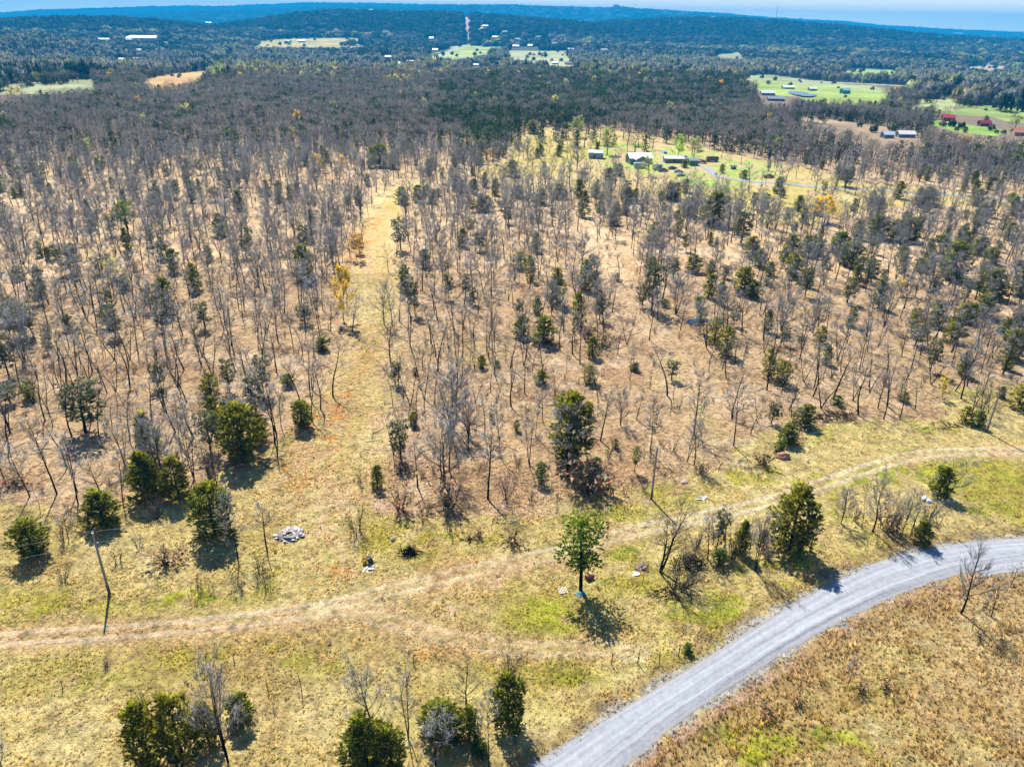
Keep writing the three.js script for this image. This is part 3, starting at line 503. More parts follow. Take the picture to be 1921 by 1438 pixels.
PROTO.snag = [1, 2].map((s) => bareTree(150 + s, { bark: [0.10, 0.10, 0.11], twig: [0.17, 0.16, 0.16], spread: 4.2, from: 0.3, limbs: 17, subs: 6, twigs: 3, forks: 2, crook: 0.3, r: 0.24 }));
PROTO.sapling = [1, 2, 3].map((s) => bareTree(160 + s, { ...GREY, spread: 1.6, from: 0.2, limbs: 10, subs: 3, twigs: 3, r: 0.09, crook: 0.2 }));
PROTO.bareFar = [1, 2, 3, 4].map((s) => bareTree(170 + s, { bark: [0.085, 0.08, 0.076], twig: [0.165, 0.155, 0.145], spread: 2.6, from: 0.33, limbs: 9, subs: 3, twigs: 2, detail: 0.35, tw: 0.02, haze: 105 }));
const CEDAR = { dark: [0.05, 0.07, 0.008], light: [0.55, 0.58, 0.02] };
PROTO.cone = [1, 2, 3].map((s) => evergreen(200 + s, 'cone', { ...CEDAR, lobes: 54, lobe: 0.6 }));
PROTO.egg = [1, 2, 3].map((s) => evergreen(210 + s, 'egg', { ...CEDAR, lobes: 54, lobe: 0.58 }));
PROTO.round = [1, 2].map((s) => evergreen(220 + s, 'round', { ...CEDAR, lobes: 52, lobe: 0.7, warm: 0.04 }));
PROTO.grey = [1, 2].map((s) => evergreen(230 + s, 'loose', { dark: [0.08, 0.10, 0.04], light: [0.30, 0.33, 0.14], lobes: 34, per: 15, from: 0.25, lobe: 0.5 }));
PROTO.warm = [1, 2, 3].map((s) => evergreen(240 + s, s === 1 ? 'round' : s === 2 ? 'egg' : 'cone', { dark: [0.10, 0.11, 0.008], light: [0.66, 0.62, 0.02], lobes: 54, lobe: 0.56 }));
PROTO.pine = [1, 2].map((s) => evergreen(250 + s, 'pine', { dark: [0.09, 0.17, 0.008], light: [0.34, 0.47, 0.02], lobes: 38, per: 24, from: 0.32, lobe: 0.68, trunk: 1.05, bark: [0.10, 0.075, 0.065], leaf: 0.3 }));
PROTO.cedarFar = [1, 2, 3].map((s) => evergreen(260 + s, s === 2 ? 'cone' : 'egg', { dark: [0.03, 0.06, 0.012], light: [0.10, 0.175, 0.02], lobes: 18, per: 6, leaf: 0.7, lobe: 0.75 }));
const BLOOM = { yellow: [0.72, 0.58, 0.06], gold: [0.88, 0.64, 0.06], paleyellow: [0.75, 0.70, 0.2], lime: [0.45, 0.66, 0.05], palegreen: [0.42, 0.47, 0.14], orange: [0.72, 0.48, 0.12] };
for (const k in BLOOM) PROTO[k] = [bareTree(300 + k.length + k.charCodeAt(0), { ...GREY, spread: 3.6, from: 0.2, limbs: 12, subs: 5, twigs: 3, leaves: k.startsWith('pale') ? 2000 : 3000, leaf: 0.18, leafColor: BLOOM[k] })];
PROTO.twig = [1, 2, 3].map((s) => twigBush(400 + s, { stems: 15, spread: 0.8, twig: [0.34, 0.32, 0.32] }));
PROTO.brown = [1, 2].map((s) => twigBush(410 + s, { stems: 16, leaves: 170, spread: 0.9, leafColor: [0.32, 0.20, 0.10], twig: [0.26, 0.19, 0.15] }));
PROTO.clump = [1, 2].map((s) => twigBush(420 + s, { stems: 7, spread: 0.22, foot: 0.9, r: 0.035 }));
PROTO.bush = [1, 2].map((s) => evergreen(430 + s, 'round', { dark: [0.05, 0.11, 0.012], light: [0.14, 0.30, 0.02], lobes: 30, lobe: 0.7 }));
PROTO.bareMid = [1, 2, 3, 4, 5].map((s) => bareTree(180 + s, { ...GREY, spread: [2.3, 2.9, 2.1, 2.7, 2.5][s - 1], from: [0.36, 0.3, 0.46, 0.36, 0.32][s - 1], limbs: 9, subs: 3, twigs: 2, tw: 0.013, crook: 0.12 + 0.03 * s, forks: s === 4 ? 2 : 1, r: 0.11 + 0.012 * s }));
PROTO.oakMid = [1, 2].map((s) => bareTree(190 + s, { ...GREY, spread: 4.0, from: 0.22, limbs: 12, subs: 4, twigs: 2, tw: 0.013, crook: 0.3, r: 0.18, forks: s }));
PROTO.coneMid = [1, 2].map((s) => evergreen(280 + s, 'cone', { ...CEDAR, lobes: 38, per: 15, leaf: 0.55, lobe: 0.68 }));
PROTO.eggMid = [1, 2].map((s) => evergreen(283 + s, 'egg', { ...CEDAR, lobes: 38, per: 15, leaf: 0.55, lobe: 0.68 }));
PROTO.warmMid = [1, 2].map((s) => evergreen(286 + s, 'egg', { dark: [0.10, 0.11, 0.008], light: [0.66, 0.62, 0.02], lobes: 34, per: 12, leaf: 0.55, lobe: 0.6 }));
const MID = { bare: 'bareMid', sapling: 'bareMid', oak: 'oakMid', cone: 'coneMid', egg: 'eggMid', warm: 'warmMid' };
const SIZE = { bareMid: [10, 5], oakMid: [10, 8], bare: [10, 5], oak: [10, 8], snag: [10, 8.5], sapling: [10, 3.6], twig: [3, 2.6], brown: [3, 2.8], clump: [3, 2], yellow: [10, 6.4], gold: [10, 6.4], paleyellow: [10, 6.4], lime: [10, 6.4], palegreen: [10, 6.4], orange: [10, 6.4] };
const sizeOf = (t) => SIZE[t] || [8, 4];
const matOf = (t) => (t in BLOOM ? mBright : ['pine', 'bush'].includes(t) ? mLeaf : ['bare', 'oak', 'snag', 'sapling', 'twig', 'brown', 'clump', 'bareMid', 'oakMid'].includes(t) ? mBark : mLeaf);

// ------------------------------------------------------------------ things
const taken = {};
function numbered(n) { const k = taken[n] = (taken[n] ?? -1) + 1; return k ? n + '_' + String(k).padStart(3, '0') : n; }
taken.pond = 1;
function tag(o, label, category, group) { o.userData.label = label; o.userData.category = category; if (group) o.userData.group = group; return o; }
function shade(o) { o.traverse((c) => { c.castShadow = c.receiveShadow = true; }); return o; }
function thing(name, x, z, turn = 0, y = height(x, z)) { const g = new THREE.Group(); g.name = numbered(name); g.position.set(x, y, z); g.rotation.y = turn; scene.add(g); return g; }
function part(parent, name, geo, mat) { const m = new THREE.Mesh(geo, mat); m.name = name; m.castShadow = m.receiveShadow = true; parent.add(m); return m; }

// ------------------------------------------------------------------ trees and shrubs seen in the photograph
// rows: [foot x, foot y, top y, width, kind, label]  in the pixels of an enlarged piece of the photograph that starts at (ox, oy) and is k times larger
const seen = [];
function rows(ox, oy, k, list) {
  for (const [a, b, c, w, kind, label] of list) {
    const px = ox + a / k, py = oy + b / k, top = oy + c / k, g = onGround(px, py), y0 = height(g[0], g[1]);
    let lo = 0.2, hi = 40; for (let i = 0; i < 30; i++) { const m = (lo + hi) / 2; if (toPhoto(g[0], y0 + m, g[1])[1] > top) lo = m; else hi = m; }
    seen.push({ x: g[0], z: g[1], h: lo, w: (w / k) * toPhoto(g[0], y0, g[1])[2] / FPX, kind, label, py, px });
  }
}
rows(0, 340, 2.995, [
  [720, 300, 115, 110, 'pine', 'dark evergreen with layered branches standing in the bare left wood'], [520, 265, 100, 70, 'cone', 'narrow dark cedar beside the layered evergreen in the left wood'], [915, 440, 310, 75, 'cone', 'dark narrow cedar above the yellow flowering shrub'], [885, 115, 0, 70, 'cone'],
  [1335, 160, 50, 75, 'cone', 'small dark conical cedar high in the left wood'], [1240, 305, 180, 85, 'egg', 'rounded dark cedar with bare ground behind, left of lane'], [1715, 400, 245, 90, 'grey'], [1715, 550, 355, 110, 'egg', 'tall dark evergreen with bare lower trunk beside the grassy lane'], [930, 745, 540, 120, 'egg', 'large dark green cedar in the middle of the left wood'],
  [1715, 800, 680, 110, 'grey', 'grey green evergreen at the wood edge beside the lane'], [600, 690, 600, 90, 'grey'], [610, 820, 720, 95, 'grey'], [1155, 830, 680, 95, 'grey'], [105, 550, 475, 80, 'warm'], [165, 1225, 1120, 95, 'warm', 'small olive evergreen at the far left of the near wood'],
  [480, 1410, 1130, 270, 'grey', 'broad sparse grey green evergreen near the left wood edge'], [1180, 1190, 1080, 115, 'warm', 'olive rounded evergreen behind the big left cedars'], [1200, 1350, 1210, 110, 'egg'], [1285, 1420, 1225, 110, 'warm'], [1480, 1200, 980, 110, 'grey'], [1440, 1310, 1100, 140, 'grey'],
  [1615, 1150, 1080, 75, 'egg', 'small cedar just above the lone little lane cedar'], [1705, 1385, 1230, 118, 'round', 'small round topped cedar standing alone beside the lane'], [50, 1100, 850, 120, 'grey'], [150, 880, 690, 190, 'grey'], [50, 790, 640, 120, 'grey'], [270, 435, 370, 50, 'cone'], [310, 440, 360, 80, 'grey'], [560, 520, 420, 90, 'grey'], [700, 610, 520, 80, 'egg'], [1890, 240, 150, 75, 'cone'],
  [640, 560, 440, 100, 'paleyellow', 'pale yellow blooming tree deep in the left wood'], [60, 1250, 1150, 120, 'grey'], [1290, 1180, 1000, 90, 'grey'], [890, 1160, 1020, 110, 'grey'], [880, 100, 30, 60, 'cone'], [1210, 110, 30, 80, 'grey'], [400, 520, 350, 140, 'grey'], [770, 500, 440, 70, 'orange'], [1500, 80, 20, 60, 'egg'], [1850, 900, 880, 60, 'egg'], [1810, 950, 880, 90, 'egg'],
  // bare trees
  [600, 1190, 880, 130, 'bare', 'tall bare grey tree near the middle of the left wood'], [370, 1130, 820, 170, 'bare'], [500, 1130, 880, 130, 'bare'], [300, 1160, 950, 120, 'bare'], [980, 1130, 870, 150, 'bare'], [1130, 1040, 780, 130, 'bare'], [1555, 1425, 980, 180, 'bare', 'dark bare tree standing in front of the paired left cedars'], [1800, 1280, 1000, 130, 'bare', 'crooked bare tree leaning out over the lane edge'], [1085, 1438, 1190, 170, 'bare'], [650, 1180, 960, 120, 'bare'], [730, 1000, 740, 130, 'bare'], [930, 970, 700, 130, 'bare'],
  [1340, 700, 480, 150, 'oak'], [1110, 560, 250, 150, 'oak', 'large spreading bare tree deep in the left wood'], [1700, 960, 740, 90, 'bare'], [1450, 940, 700, 100, 'bare'], [1380, 1100, 880, 100, 'bare'], [1290, 880, 640, 100, 'bare'], [480, 660, 460, 110, 'bare'], [1540, 680, 480, 90, 'bare'],
]);
rows(0, 800, 2.255, [
  [630, 305, 105, 175, 'warm', 'bright olive cedar in front of the left cedar clump'], [760, 305, 130, 120, 'warm', 'smaller olive cedar leaning on the bright olive cedar'], [640, 170, -70, 130, 'warm', 'tall narrow cedar behind the bright olive cedar'], [440, 412, 270, 145, 'egg', 'low dark cedar at the foot of the left wood'], [910, 465, 242, 185, 'egg', 'round dark cedar by the wires left of the scrap pile'], [145, 545, 395, 150, 'round', 'round green cedar bush alone at the left edge'],
  [1030, 128, -108, 205, 'warm', 'big pyramid cedar beside the start of the grassy lane'], [1100, 60, -60, 90, 'warm'], [890, 100, -60, 110, 'grey'], [640, 1440, 1185, 190, 'warm', 'broad olive cedar at the bottom left of the cedar group'], [775, 1400, 1118, 165, 'warm', 'pointed olive cedar in the middle of the bottom cedar group'], [885, 1340, 1165, 120, 'warm', 'olive cedar on the right of the bottom cedar group'], [1020, 1250, 1130, 110, 'egg', 'small cedar behind the leaning bare tree'],
  [965, 1420, 1035, 230, 'oak', 'grey bare tree leaning beside the bottom cedar group'], [20, 1470, 1275, 110, 'oak', 'bare grey tree cut by the bottom left corner'], [750, 1438, 1370, 130, 'twig', 'silvery twig shrub in front of the bottom cedar group'], [1005, 560, 290, 110, 'oak', 'grey bare tree beside the round dark cedar and wires'], [1130, 525, 330, 110, 'bare', 'thin bare tree just left of the white scrap pile'], [1095, 630, 545, 90, 'clump', 'bare sapling clump below the scrap pile tree'], [1130, 695, 620, 50, 'clump'], [1020, 695, 640, 25, 'clump'], [290, 480, 365, 70, 'bare', 'thin bare sapling right of the round cedar bush'], [265, 490, 400, 60, 'twig'],
  [125, 295, 70, 130, 'bare', 'bent bare tree at the foot of the left wood'], [240, 285, -40, 140, 'bare'], [330, 330, 60, 130, 'bare', 'crooked double bare tree left of the low dark cedar'], [520, 330, 120, 120, 'bare'], [820, 220, -60, 110, 'oak'], [895, 250, 70, 150, 'twig'], [590, 520, 450, 60, 'clump'], [500, 580, 510, 60, 'clump'], [830, 690, 620, 60, 'clump'], [900, 700, 640, 40, 'clump'], [660, 390, 300, 70, 'twig'], [265, 660, 590, 60, 'twig'], [710, 580, 500, 150, 'brown', 'low brown bramble patch below the olive cedars'], [60, 250, 190, 110, 'brown'], [620, 1200, 1095, 60, 'clump'], [1155, 1210, 1165, 30, 'clump'], [450, 1010, 970, 30, 'brown'],
]);
rows(640, 800, 2.255, [
  [1015, 692, 388, 205, 'pine', 'bright green pine standing alone above its dark shadow'], [965, 150, -148, 195, 'warm', 'big green cedar standing alone in the middle wood'], [110, 1438, 1225, 190, 'egg', 'rounded dark cedar on the left of the bottom bare tree'], [215, 1440, 1270, 130, 'egg', 'rounded dark cedar on the right of the bottom bare tree'], [420, 1310, 1175, 190, 'egg', 'low wide cedar behind the silver shrub at the bottom'], [545, 1330, 1180, 90, 'egg'], [710, 1275, 1060, 150, 'egg', 'dark cedar wrapped by bare branches near the road'],
  [140, 1330, 1000, 220, 'oak', 'many stemmed bare tree rising between two rounded cedars'], [283, 1320, 955, 100, 'bare', 'slim crooked bare tree right of the rounded cedars'], [535, 1215, 1010, 180, 'snag', 'forked bare tree behind the low wide cedar'], [705, 1215, 955, 170, 'snag', 'grey bare tree growing through the wrapped cedar'], [625, 1440, 1115, 80, 'bare', 'slender bare tree between low cedar and road'], [400, 1430, 1215, 210, 'oak', 'silver grey bare shrub tree at the bottom'], [590, 1400, 1330, 80, 'bush'], [75, 1438, 1390, 90, 'bush'],
  [1350, 615, 330, 230, 'snag', 'big forked dead tree beside the brush heap'], [1275, 670, 570, 50, 'snag', 'broken stub near the forked dead tree'], [1420, 690, 560, 160, 'twig', 'tangled grey thicket right of the forked dead tree'], [455, 345, 195, 140, 'brown', 'russet leaved oak sapling at the edge of middle wood'], [250, 360, 240, 130, 'brown', 'brown twiggy shrub near the start of the lane'], [700, 300, 185, 100, 'twig', 'pale twiggy shrub at the edge of the middle wood'], [65, 440, 315, 85, 'clump', 'bare sapling cluster at the mouth of the lane'], [470, 450, 375, 60, 'clump'], [725, 495, 430, 110, 'brown', 'low olive brown shrub beside the dirt track'], [355, 390, 300, 70, 'clump'], [1050, 285, 140, 190, 'brown', 'wide brown thicket below the big lone cedar'], [1130, 285, 190, 80, 'brown'], [850, 240, 150, 60, 'bush', 'small yellow green bush in the middle wood edge'], [942, 152, 112, 40, 'bush'], [990, 157, 110, 45, 'bush'], [1080, 172, 130, 50, 'bush'], [1160, 92, 52, 38, 'bush', 'tiny bright pine seedling left of the utility pole'], [1242, 192, 85, 46, 'pine', 'small bright pine near the middle utility pole'], [805, 320, 260, 60, 'clump'], [585, 470, 420, 50, 'brown'],
  [222, 118, -110, 80, 'bare', 'slim dark bare tree at the lane side of middle wood'], [457, 190, -100, 130, 'bare', 'straight bare tree behind the russet oak sapling'], [537, 102, -150, 110, 'bare'], [672, 124, -130, 80, 'bare', 'straight dark bare trunk in the middle wood'], [797, 165, -60, 100, 'bare', 'bare tree just above the pale twiggy shrub'], [1035, 120, -60, 90, 'bare', 'bare tree beside the big lone cedar'], [745, 190, 100, 40, 'clump'], [260, 200, 100, 60, 'clump'], [1300, 150, 60, 60, 'clump'], [1400, 110, 40, 50, 'clump'], [1135, 130, 60, 40, 'clump'], [90, 250, 180, 50, 'clump'],
]);
rows(1280, 800, 2.255, [
  [455, 525, 255, 205, 'warm', 'big dense olive cedar near the gravel road bend'], [150, 585, 520, 75, 'bush', 'low dark green bush under the bare tree row'], [145, 520, 355, 85, 'grey', 'grey green cedar mixed with bare stems by the track'], [245, 535, 390, 80, 'warm', 'medium olive cedar left of the big dense cedar'], [335, 500, 430, 50, 'warm'], [1085, 290, 165, 85, 'egg', 'dark cedar beside the leaning bare tree near the road'], [1012, 495, 400, 75, 'egg', 'small dark cedar at the right of the bare grove'], [410, 107, 62, 75, 'bush', 'bright lime green bush beside the reddish boulder'], [445, 70, -10, 90, 'egg'],
  [672, 412, 265, 100, 'oak', 'bare tree at the left end of the roadside grove'], [805, 445, 225, 190, 'oak', 'wide bare tree in the middle of the roadside grove'], [925, 470, 275, 90, 'bare', 'tall slim bare tree in the roadside grove'], [965, 468, 290, 90, 'bare', 'bare tree beside the slim one in roadside grove'], [1115, 310, 155, 120, 'bare', 'leaning bare tree above the roadside grove'], [1080, 432, 290, 70, 'bare', 'thin bare tree right of the roadside grove'], [870, 450, 350, 100, 'brown'], [1005, 440, 330, 70, 'clump'], [760, 430, 300, 80, 'sapling'], [840, 430, 280, 90, 'sapling'], [900, 440, 310, 80, 'twig'], [985, 455, 330, 80, 'sapling'], [950, 400, 280, 70, 'bare'], [880, 420, 270, 80, 'bare'], [1040, 400, 320, 60, 'twig'], [730, 400, 340, 60, 'twig'], [130, 500, 370, 90, 'sapling'], [215, 560, 440, 80, 'twig'], [280, 560, 400, 80, 'sapling'], [60, 520, 430, 80, 'twig'], [20, 600, 480, 100, 'twig'], [490, 540, 430, 80, 'twig'], [520, 500, 390, 70, 'sapling'], [360, 560, 470, 80, 'brown'], [180, 515, 335, 100, 'bare', 'bare tree rising behind the low dark green bush'], [108, 560, 385, 110, 'bare'], [310, 612, 380, 100, 'oak', 'bare tree left of the big dense olive cedar'], [540, 530, 390, 80, 'bare', 'bare tree at the right of the big dense cedar'], [400, 500, 370, 50, 'bare'],
  [1180, 790, 525, 180, 'oak', 'spreading bare tree on the inner bank of the bend'], [1308, 805, 660, 90, 'bare', 'small bare tree right of the bank tree'], [1275, 790, 700, 60, 'clump'], [1392, 668, 600, 60, 'bare', 'small bare tree at the right edge below the road'], [705, 1085, 975, 70, 'bare', 'low bare sapling alone in the rough field'], [860, 1110, 1060, 70, 'brown'], [490, 1180, 1130, 60, 'brown'], [350, 1220, 1160, 90, 'brown'], [1270, 920, 870, 60, 'clump'], [1340, 950, 900, 50, 'clump'], [760, 1120, 1070, 60, 'brown'], [50, 160, -30, 110, 'oak', 'bare spreading tree at the wood edge right of pole'], [20, 150, -20, 80, 'bare'], [80, 200, 140, 60, 'brown'], [460, 60, 0, 90, 'brown'], [340, 160, 90, 80, 'brown'],
]);
rows(640, 340, 2.995, [
  [340, 122, 30, 82, 'egg', 'dark round cedar at the head of the grassy lane'], [475, 112, 20, 70, 'grey'], [545, 82, 42, 45, 'egg'], [735, 40, -5, 52, 'egg'], [740, 170, 100, 60, 'grey'], [815, 165, 78, 85, 'egg'], [895, 160, 105, 60, 'grey'], [1000, 92, 20, 76, 'egg', 'dark round cedar on the tan clearing below the farmyard'], [1120, 125, 38, 76, 'egg'], [1225, 95, 10, 80, 'egg'], [1355, 200, 50, 80, 'cone', 'pointed cedar left of the upper second lane'], [1450, 175, 90, 52, 'cone'], [1605, 115, 30, 80, 'egg'], [1470, 95, 58, 52, 'egg'], [1850, 105, 5, 82, 'egg'], [1810, 160, 118, 40, 'egg'], [1800, 100, 55, 55, 'egg'],
  [1530, 245, 165, 100, 'egg'], [1550, 170, 122, 45, 'egg'], [1750, 350, 228, 92, 'warm', 'olive topped cedar right of the second lane'], [1888, 210, 160, 50, 'egg'], [1830, 270, 195, 70, 'grey'], [1690, 190, 120, 42, 'grey'], [335, 385, 205, 100, 'grey', 'bulky grey green evergreen beside the upper grassy lane'], [475, 485, 380, 80, 'egg', 'small cedar among trunks right of the upper lane'], [780, 390, 285, 90, 'grey'], [1010, 490, 395, 112, 'warm', 'olive cedar on the left of the middle wood pair'], [1060, 560, 415, 75, 'warm', 'olive cedar on the right of the middle wood pair'], [1208, 690, 490, 98, 'egg', 'egg shaped dark cedar in the middle wood'], [1370, 610, 438, 92, 'egg', 'dark cedar with grey neighbour in the middle wood'], [1405, 500, 410, 72, 'grey'], [1745, 485, 422, 92, 'egg'], [1690, 705, 575, 82, 'grey'], [1745, 720, 440, 130, 'grey', 'big grey evergreen beside the lower second lane'],
  [700, 650, 522, 72, 'grey'], [740, 690, 590, 70, 'grey'], [415, 750, 560, 92, 'grey', 'grey evergreen with a dark foot beside the grassy lane'], [1330, 810, 622, 105, 'warm', 'olive cedar above the dark shadowed hollow'], [1010, 870, 755, 92, 'egg', 'grey topped cedar left of the wide middle cedar'], [1135, 905, 762, 142, 'egg', 'wide dense dark cedar in the middle wood'], [1100, 745, 640, 62, 'egg'], [1000, 745, 660, 62, 'grey'], [790, 1050, 978, 52, 'egg', 'small round cedar alone among trunks of middle wood'], [880, 1042, 1008, 32, 'bush'], [1125, 1135, 1060, 75, 'egg', 'low cedar around the foot of a bare tree'], [1395, 1135, 1035, 88, 'warm', 'small umbrella shaped cedar in the open clearing'], [1855, 1115, 1008, 102, 'loose2', 'flat topped small pine in the open clearing'], [415, 1085, 1045, 40, 'bush'], [405, 1372, 1293, 52, 'egg', 'small dark cedar bush beside the lower lane'], [845, 1352, 1308, 32, 'bush'], [985, 1402, 1338, 42, 'bush'], [1390, 1320, 1238, 58, 'egg', 'small cedar touching the big lone cedar'], [1550, 560, 515, 28, 'bush'], [1650, 1065, 1020, 62, 'egg'], [1820, 705, 660, 55, 'bush'],
  [12, 782, 500, 115, 'gold', 'golden blossoming tree at the left side of the lane'], [85, 442, 302, 92, 'orange', 'dull golden tree at the upper lane'], [1380, 885, 800, 110, 'brown'], [1480, 930, 860, 110, 'brown'],
  [290, 1265, 1050, 100, 'bare'], [350, 1235, 1090, 70, 'bare'], [420, 1295, 1090, 110, 'bare'], [468, 1225, 800, 190, 'oak', 'tall bare spreading tree at the lane side of middle wood'], [640, 1255, 990, 100, 'bare'], [755, 1245, 1080, 100, 'bare'], [955, 1262, 1035, 220, 'oak', 'low spreading bare tree with pale branches in middle wood'], [600, 1438, 1190, 160, 'oak'], [715, 1438, 1240, 170, 'oak', 'dark crooked bare tree low in the middle wood'], [890, 1438, 1270, 90, 'bare'], [1092, 1438, 1200, 70, 'bare'], [1128, 1135, 890, 180, 'oak', 'bare spreading tree rising out of the low cedar'], [1570, 1372, 1170, 110, 'oak', 'bare tree near the middle of the open clearing'], [1555, 972, 820, 90, 'bare'], [1620, 1045, 900, 60, 'bare'], [1640, 1050, 890, 60, 'bare'], [925, 1015, 840, 70, 'bare'], [1025, 1035, 850, 120, 'bare'], [1265, 1085, 910, 60, 'bare'], [815, 962, 730, 90, 'bare'], [855, 975, 780, 90, 'bare'], [655, 1035, 790, 100, 'bare'], [605, 1005, 790, 90, 'bare'], [575, 955, 780, 80, 'bare'], [725, 1065, 890, 90, 'bare'], [750, 1055, 890, 90, 'bare'], [1230, 945, 740, 110, 'bare'], [285, 1095, 770, 90, 'bare'], [1735, 1165, 1020, 70, 'bare'], [1870, 1245, 1120, 70, 'bare'], [395, 780, 560, 110, 'bare'], [265, 510, 350, 90, 'bare', 'thin bare tree standing on the upper grassy lane'], [125, 360, 215, 80, 'bare'], [1660, 1340, 1200, 100, 'bare'], [1760, 1360, 1250, 80, 'clump'], [1560, 560, 380, 110, 'bare'], [1680, 740, 580, 80, 'bare'], [1745, 755, 600, 80, 'bare'], [770, 750, 590, 90, 'bare'], [540, 780, 560, 110, 'bare'], [1340, 800, 640, 100, 'bare'],
]);
rows(1280, 340, 2.995, [
  [172, 245, 55, 142, 'egg', 'broad dark cedar with its shadow below the farmyard'], [40, 195, 88, 92, 'egg'], [325, 182, 103, 72, 'loose2'], [400, 155, 62, 60, 'grey'], [460, 172, 68, 52, 'grey'], [650, 165, 78, 68, 'egg', 'small dark cedar left of the golden willow'], [1212, 95, -2, 72, 'egg'], [1375, 132, 30, 82, 'egg', 'dark cedar standing just below the far driveway'], [1660, 135, 42, 90, 'egg'], [1850, 115, 62, 62, 'egg'],
  [330, 345, 170, 118, 'grey', 'large grey green cedar left of the golden willow'], [800, 235, 95, 132, 'gold', 'golden willow tree beside a blue tarp'], [985, 325, 218, 75, 'egg'], [1085, 320, 190, 140, 'egg', 'leftmost big cedar of the upper right hedge row'], [1185, 335, 213, 105, 'egg'], [1270, 335, 202, 132, 'egg', 'rightmost big cedar of the upper right hedge row'], [1080, 340, 250, 100, 'oak'], [1230, 350, 260, 110, 'oak'],
  [390, 425, 308, 92, 'egg'], [430, 480, 380, 82, 'egg'], [590, 440, 300, 122, 'egg'], [695, 415, 300, 82, 'egg'], [770, 415, 335, 72, 'egg'], [875, 400, 280, 122, 'egg', 'broad cedar on the crest of the right wood'], [955, 480, 340, 122, 'egg'], [990, 540, 430, 92, 'grey'], [620, 540, 400, 142, 'warm', 'bright topped round cedar in the right wood'], [490, 525, 450, 62, 'egg'], [60, 510, 410, 92, 'egg'], [155, 525, 440, 62, 'egg'], [240, 545, 470, 72, 'grey'], [345, 630, 480, 132, 'egg', 'large dark rounded cedar left in the right wood'], [400, 655, 560, 92, 'egg'], [150, 655, 520, 66, 'egg'], [210, 690, 560, 66, 'egg'], [480, 585, 530, 52, 'bush'], [690, 650, 490, 84, 'grey'], [90, 705, 650, 62, 'bush'],
  [1100, 710, 540, 84, 'egg', 'dark cedar in the centre of the right wood'], [1060, 570, 440, 92, 'grey'], [1235, 420, 355, 66, 'egg'], [1340, 505, 430, 102, 'egg', 'low dark cedar left of the huge right cedar mound'], [1510, 545, 340, 205, 'egg', 'huge dark cedar mound in the right wood'], [1450, 400, 300, 132, 'egg'], [1590, 370, 280, 82, 'egg'], [1665, 410, 310, 112, 'egg'], [1730, 460, 370, 102, 'egg'], [1775, 395, 330, 54, 'grey'], [1735, 650, 490, 155, 'egg', 'large rounded cedar near the right edge of the wood'], [1890, 640, 500, 125, 'egg'], [1700, 510, 450, 102, 'egg'], [1890, 500, 440, 62, 'egg'],
  [1415, 810, 680, 112, 'cone', 'leaning wedge shaped dark cedar in the right wood'], [1310, 820, 712, 92, 'warm'], [1590, 790, 680, 132, 'egg'], [1690, 760, 630, 125, 'egg'], [1530, 840, 750, 102, 'egg'], [1510, 900, 790, 104, 'warm'], [1310, 920, 800, 122, 'grey'], [1810, 850, 765, 92, 'egg'], [1840, 990, 830, 125, 'egg', 'dark cedar with a black shadow at the right edge'], [1895, 810, 740, 72, 'egg'], [1905, 940, 810, 64, 'egg'], [770, 900, 810, 78, 'warm'], [570, 920, 820, 74, 'grey'],
  [180, 910, 760, 104, 'warm', 'olive cedar right of the small wood pond'], [240, 980, 815, 114, 'warm', 'second olive cedar in front beside the wood pond'], [480, 1100, 935, 92, 'warm', 'upright olive cedar at the edge of the open clearing'], [555, 1135, 1005, 120, 'warm', 'slanting olive cedar next to the upright one'], [1885, 1275, 1145, 125, 'warm', 'round olive cedar at the right frame edge'], [1590, 1355, 1265, 84, 'warm', 'olive bush left of the right utility pole'], [1660, 1375, 1285, 74, 'egg'], [500, 1360, 1240, 92, 'grey'], [685, 1375, 1258, 124, 'egg', 'dark round cedar left of the long brush pile'], [870, 1255, 1200, 62, 'bush'], [1240, 1235, 1180, 84, 'warm'], [1790, 1215, 1150, 52, 'egg'],
  [1225, 640, 558, 70, 'yellow'], [735, 760, 695, 60, 'yellow', 'small yellow blooming shrub in the right wood'], [1395, 700, 655, 50, 'yellow'], [1460, 1225, 1118, 66, 'yellow', 'small yellow tree near the right wood edge'], [1150, 560, 420, 120, 'bare', 'bare many trunked tree in the gap of right wood'], [1040, 450, 320, 90, 'oak'], [420, 1355, 1130, 120, 'oak', 'bare tree at the lower edge of the right wood'], [990, 1310, 1040, 150, 'bare', 'bare leaning tree above the long brush pile'], [740, 1160, 900, 150, 'bare', 'dark bare tree in the middle of the right wood'], [1400, 1140, 920, 170, 'oak', 'leaning bare tree with pale limbs in right wood'], [1310, 1285, 1120, 90, 'bare'], [1680, 1320, 1090, 130, 'snag', 'dark many stemmed bare tree left of right utility pole'], [1720, 1300, 1110, 80, 'bare'], [1630, 1300, 1080, 110, 'bare'], [930, 850, 690, 110, 'bare'], [1150, 1080, 850, 120, 'bare'], [1040, 960, 760, 110, 'bare'], [560, 1190, 1080, 110, 'oak', 'pale dead tree beside the slanting olive cedar'], [150, 1070, 920, 80, 'bare'], [225, 1060, 880, 90, 'bare'], [600, 1430, 1250, 120, 'oak'], [300, 1020, 860, 70, 'bare'], [660, 1000, 800, 100, 'bare'], [840, 1100, 880, 110, 'bare'], [1010, 1040, 800, 100, 'bare'], [1710, 1030, 840, 100, 'bare'], [1230, 1190, 1000, 90, 'bare'], [960, 1230, 960, 120, 'bare'],
]);
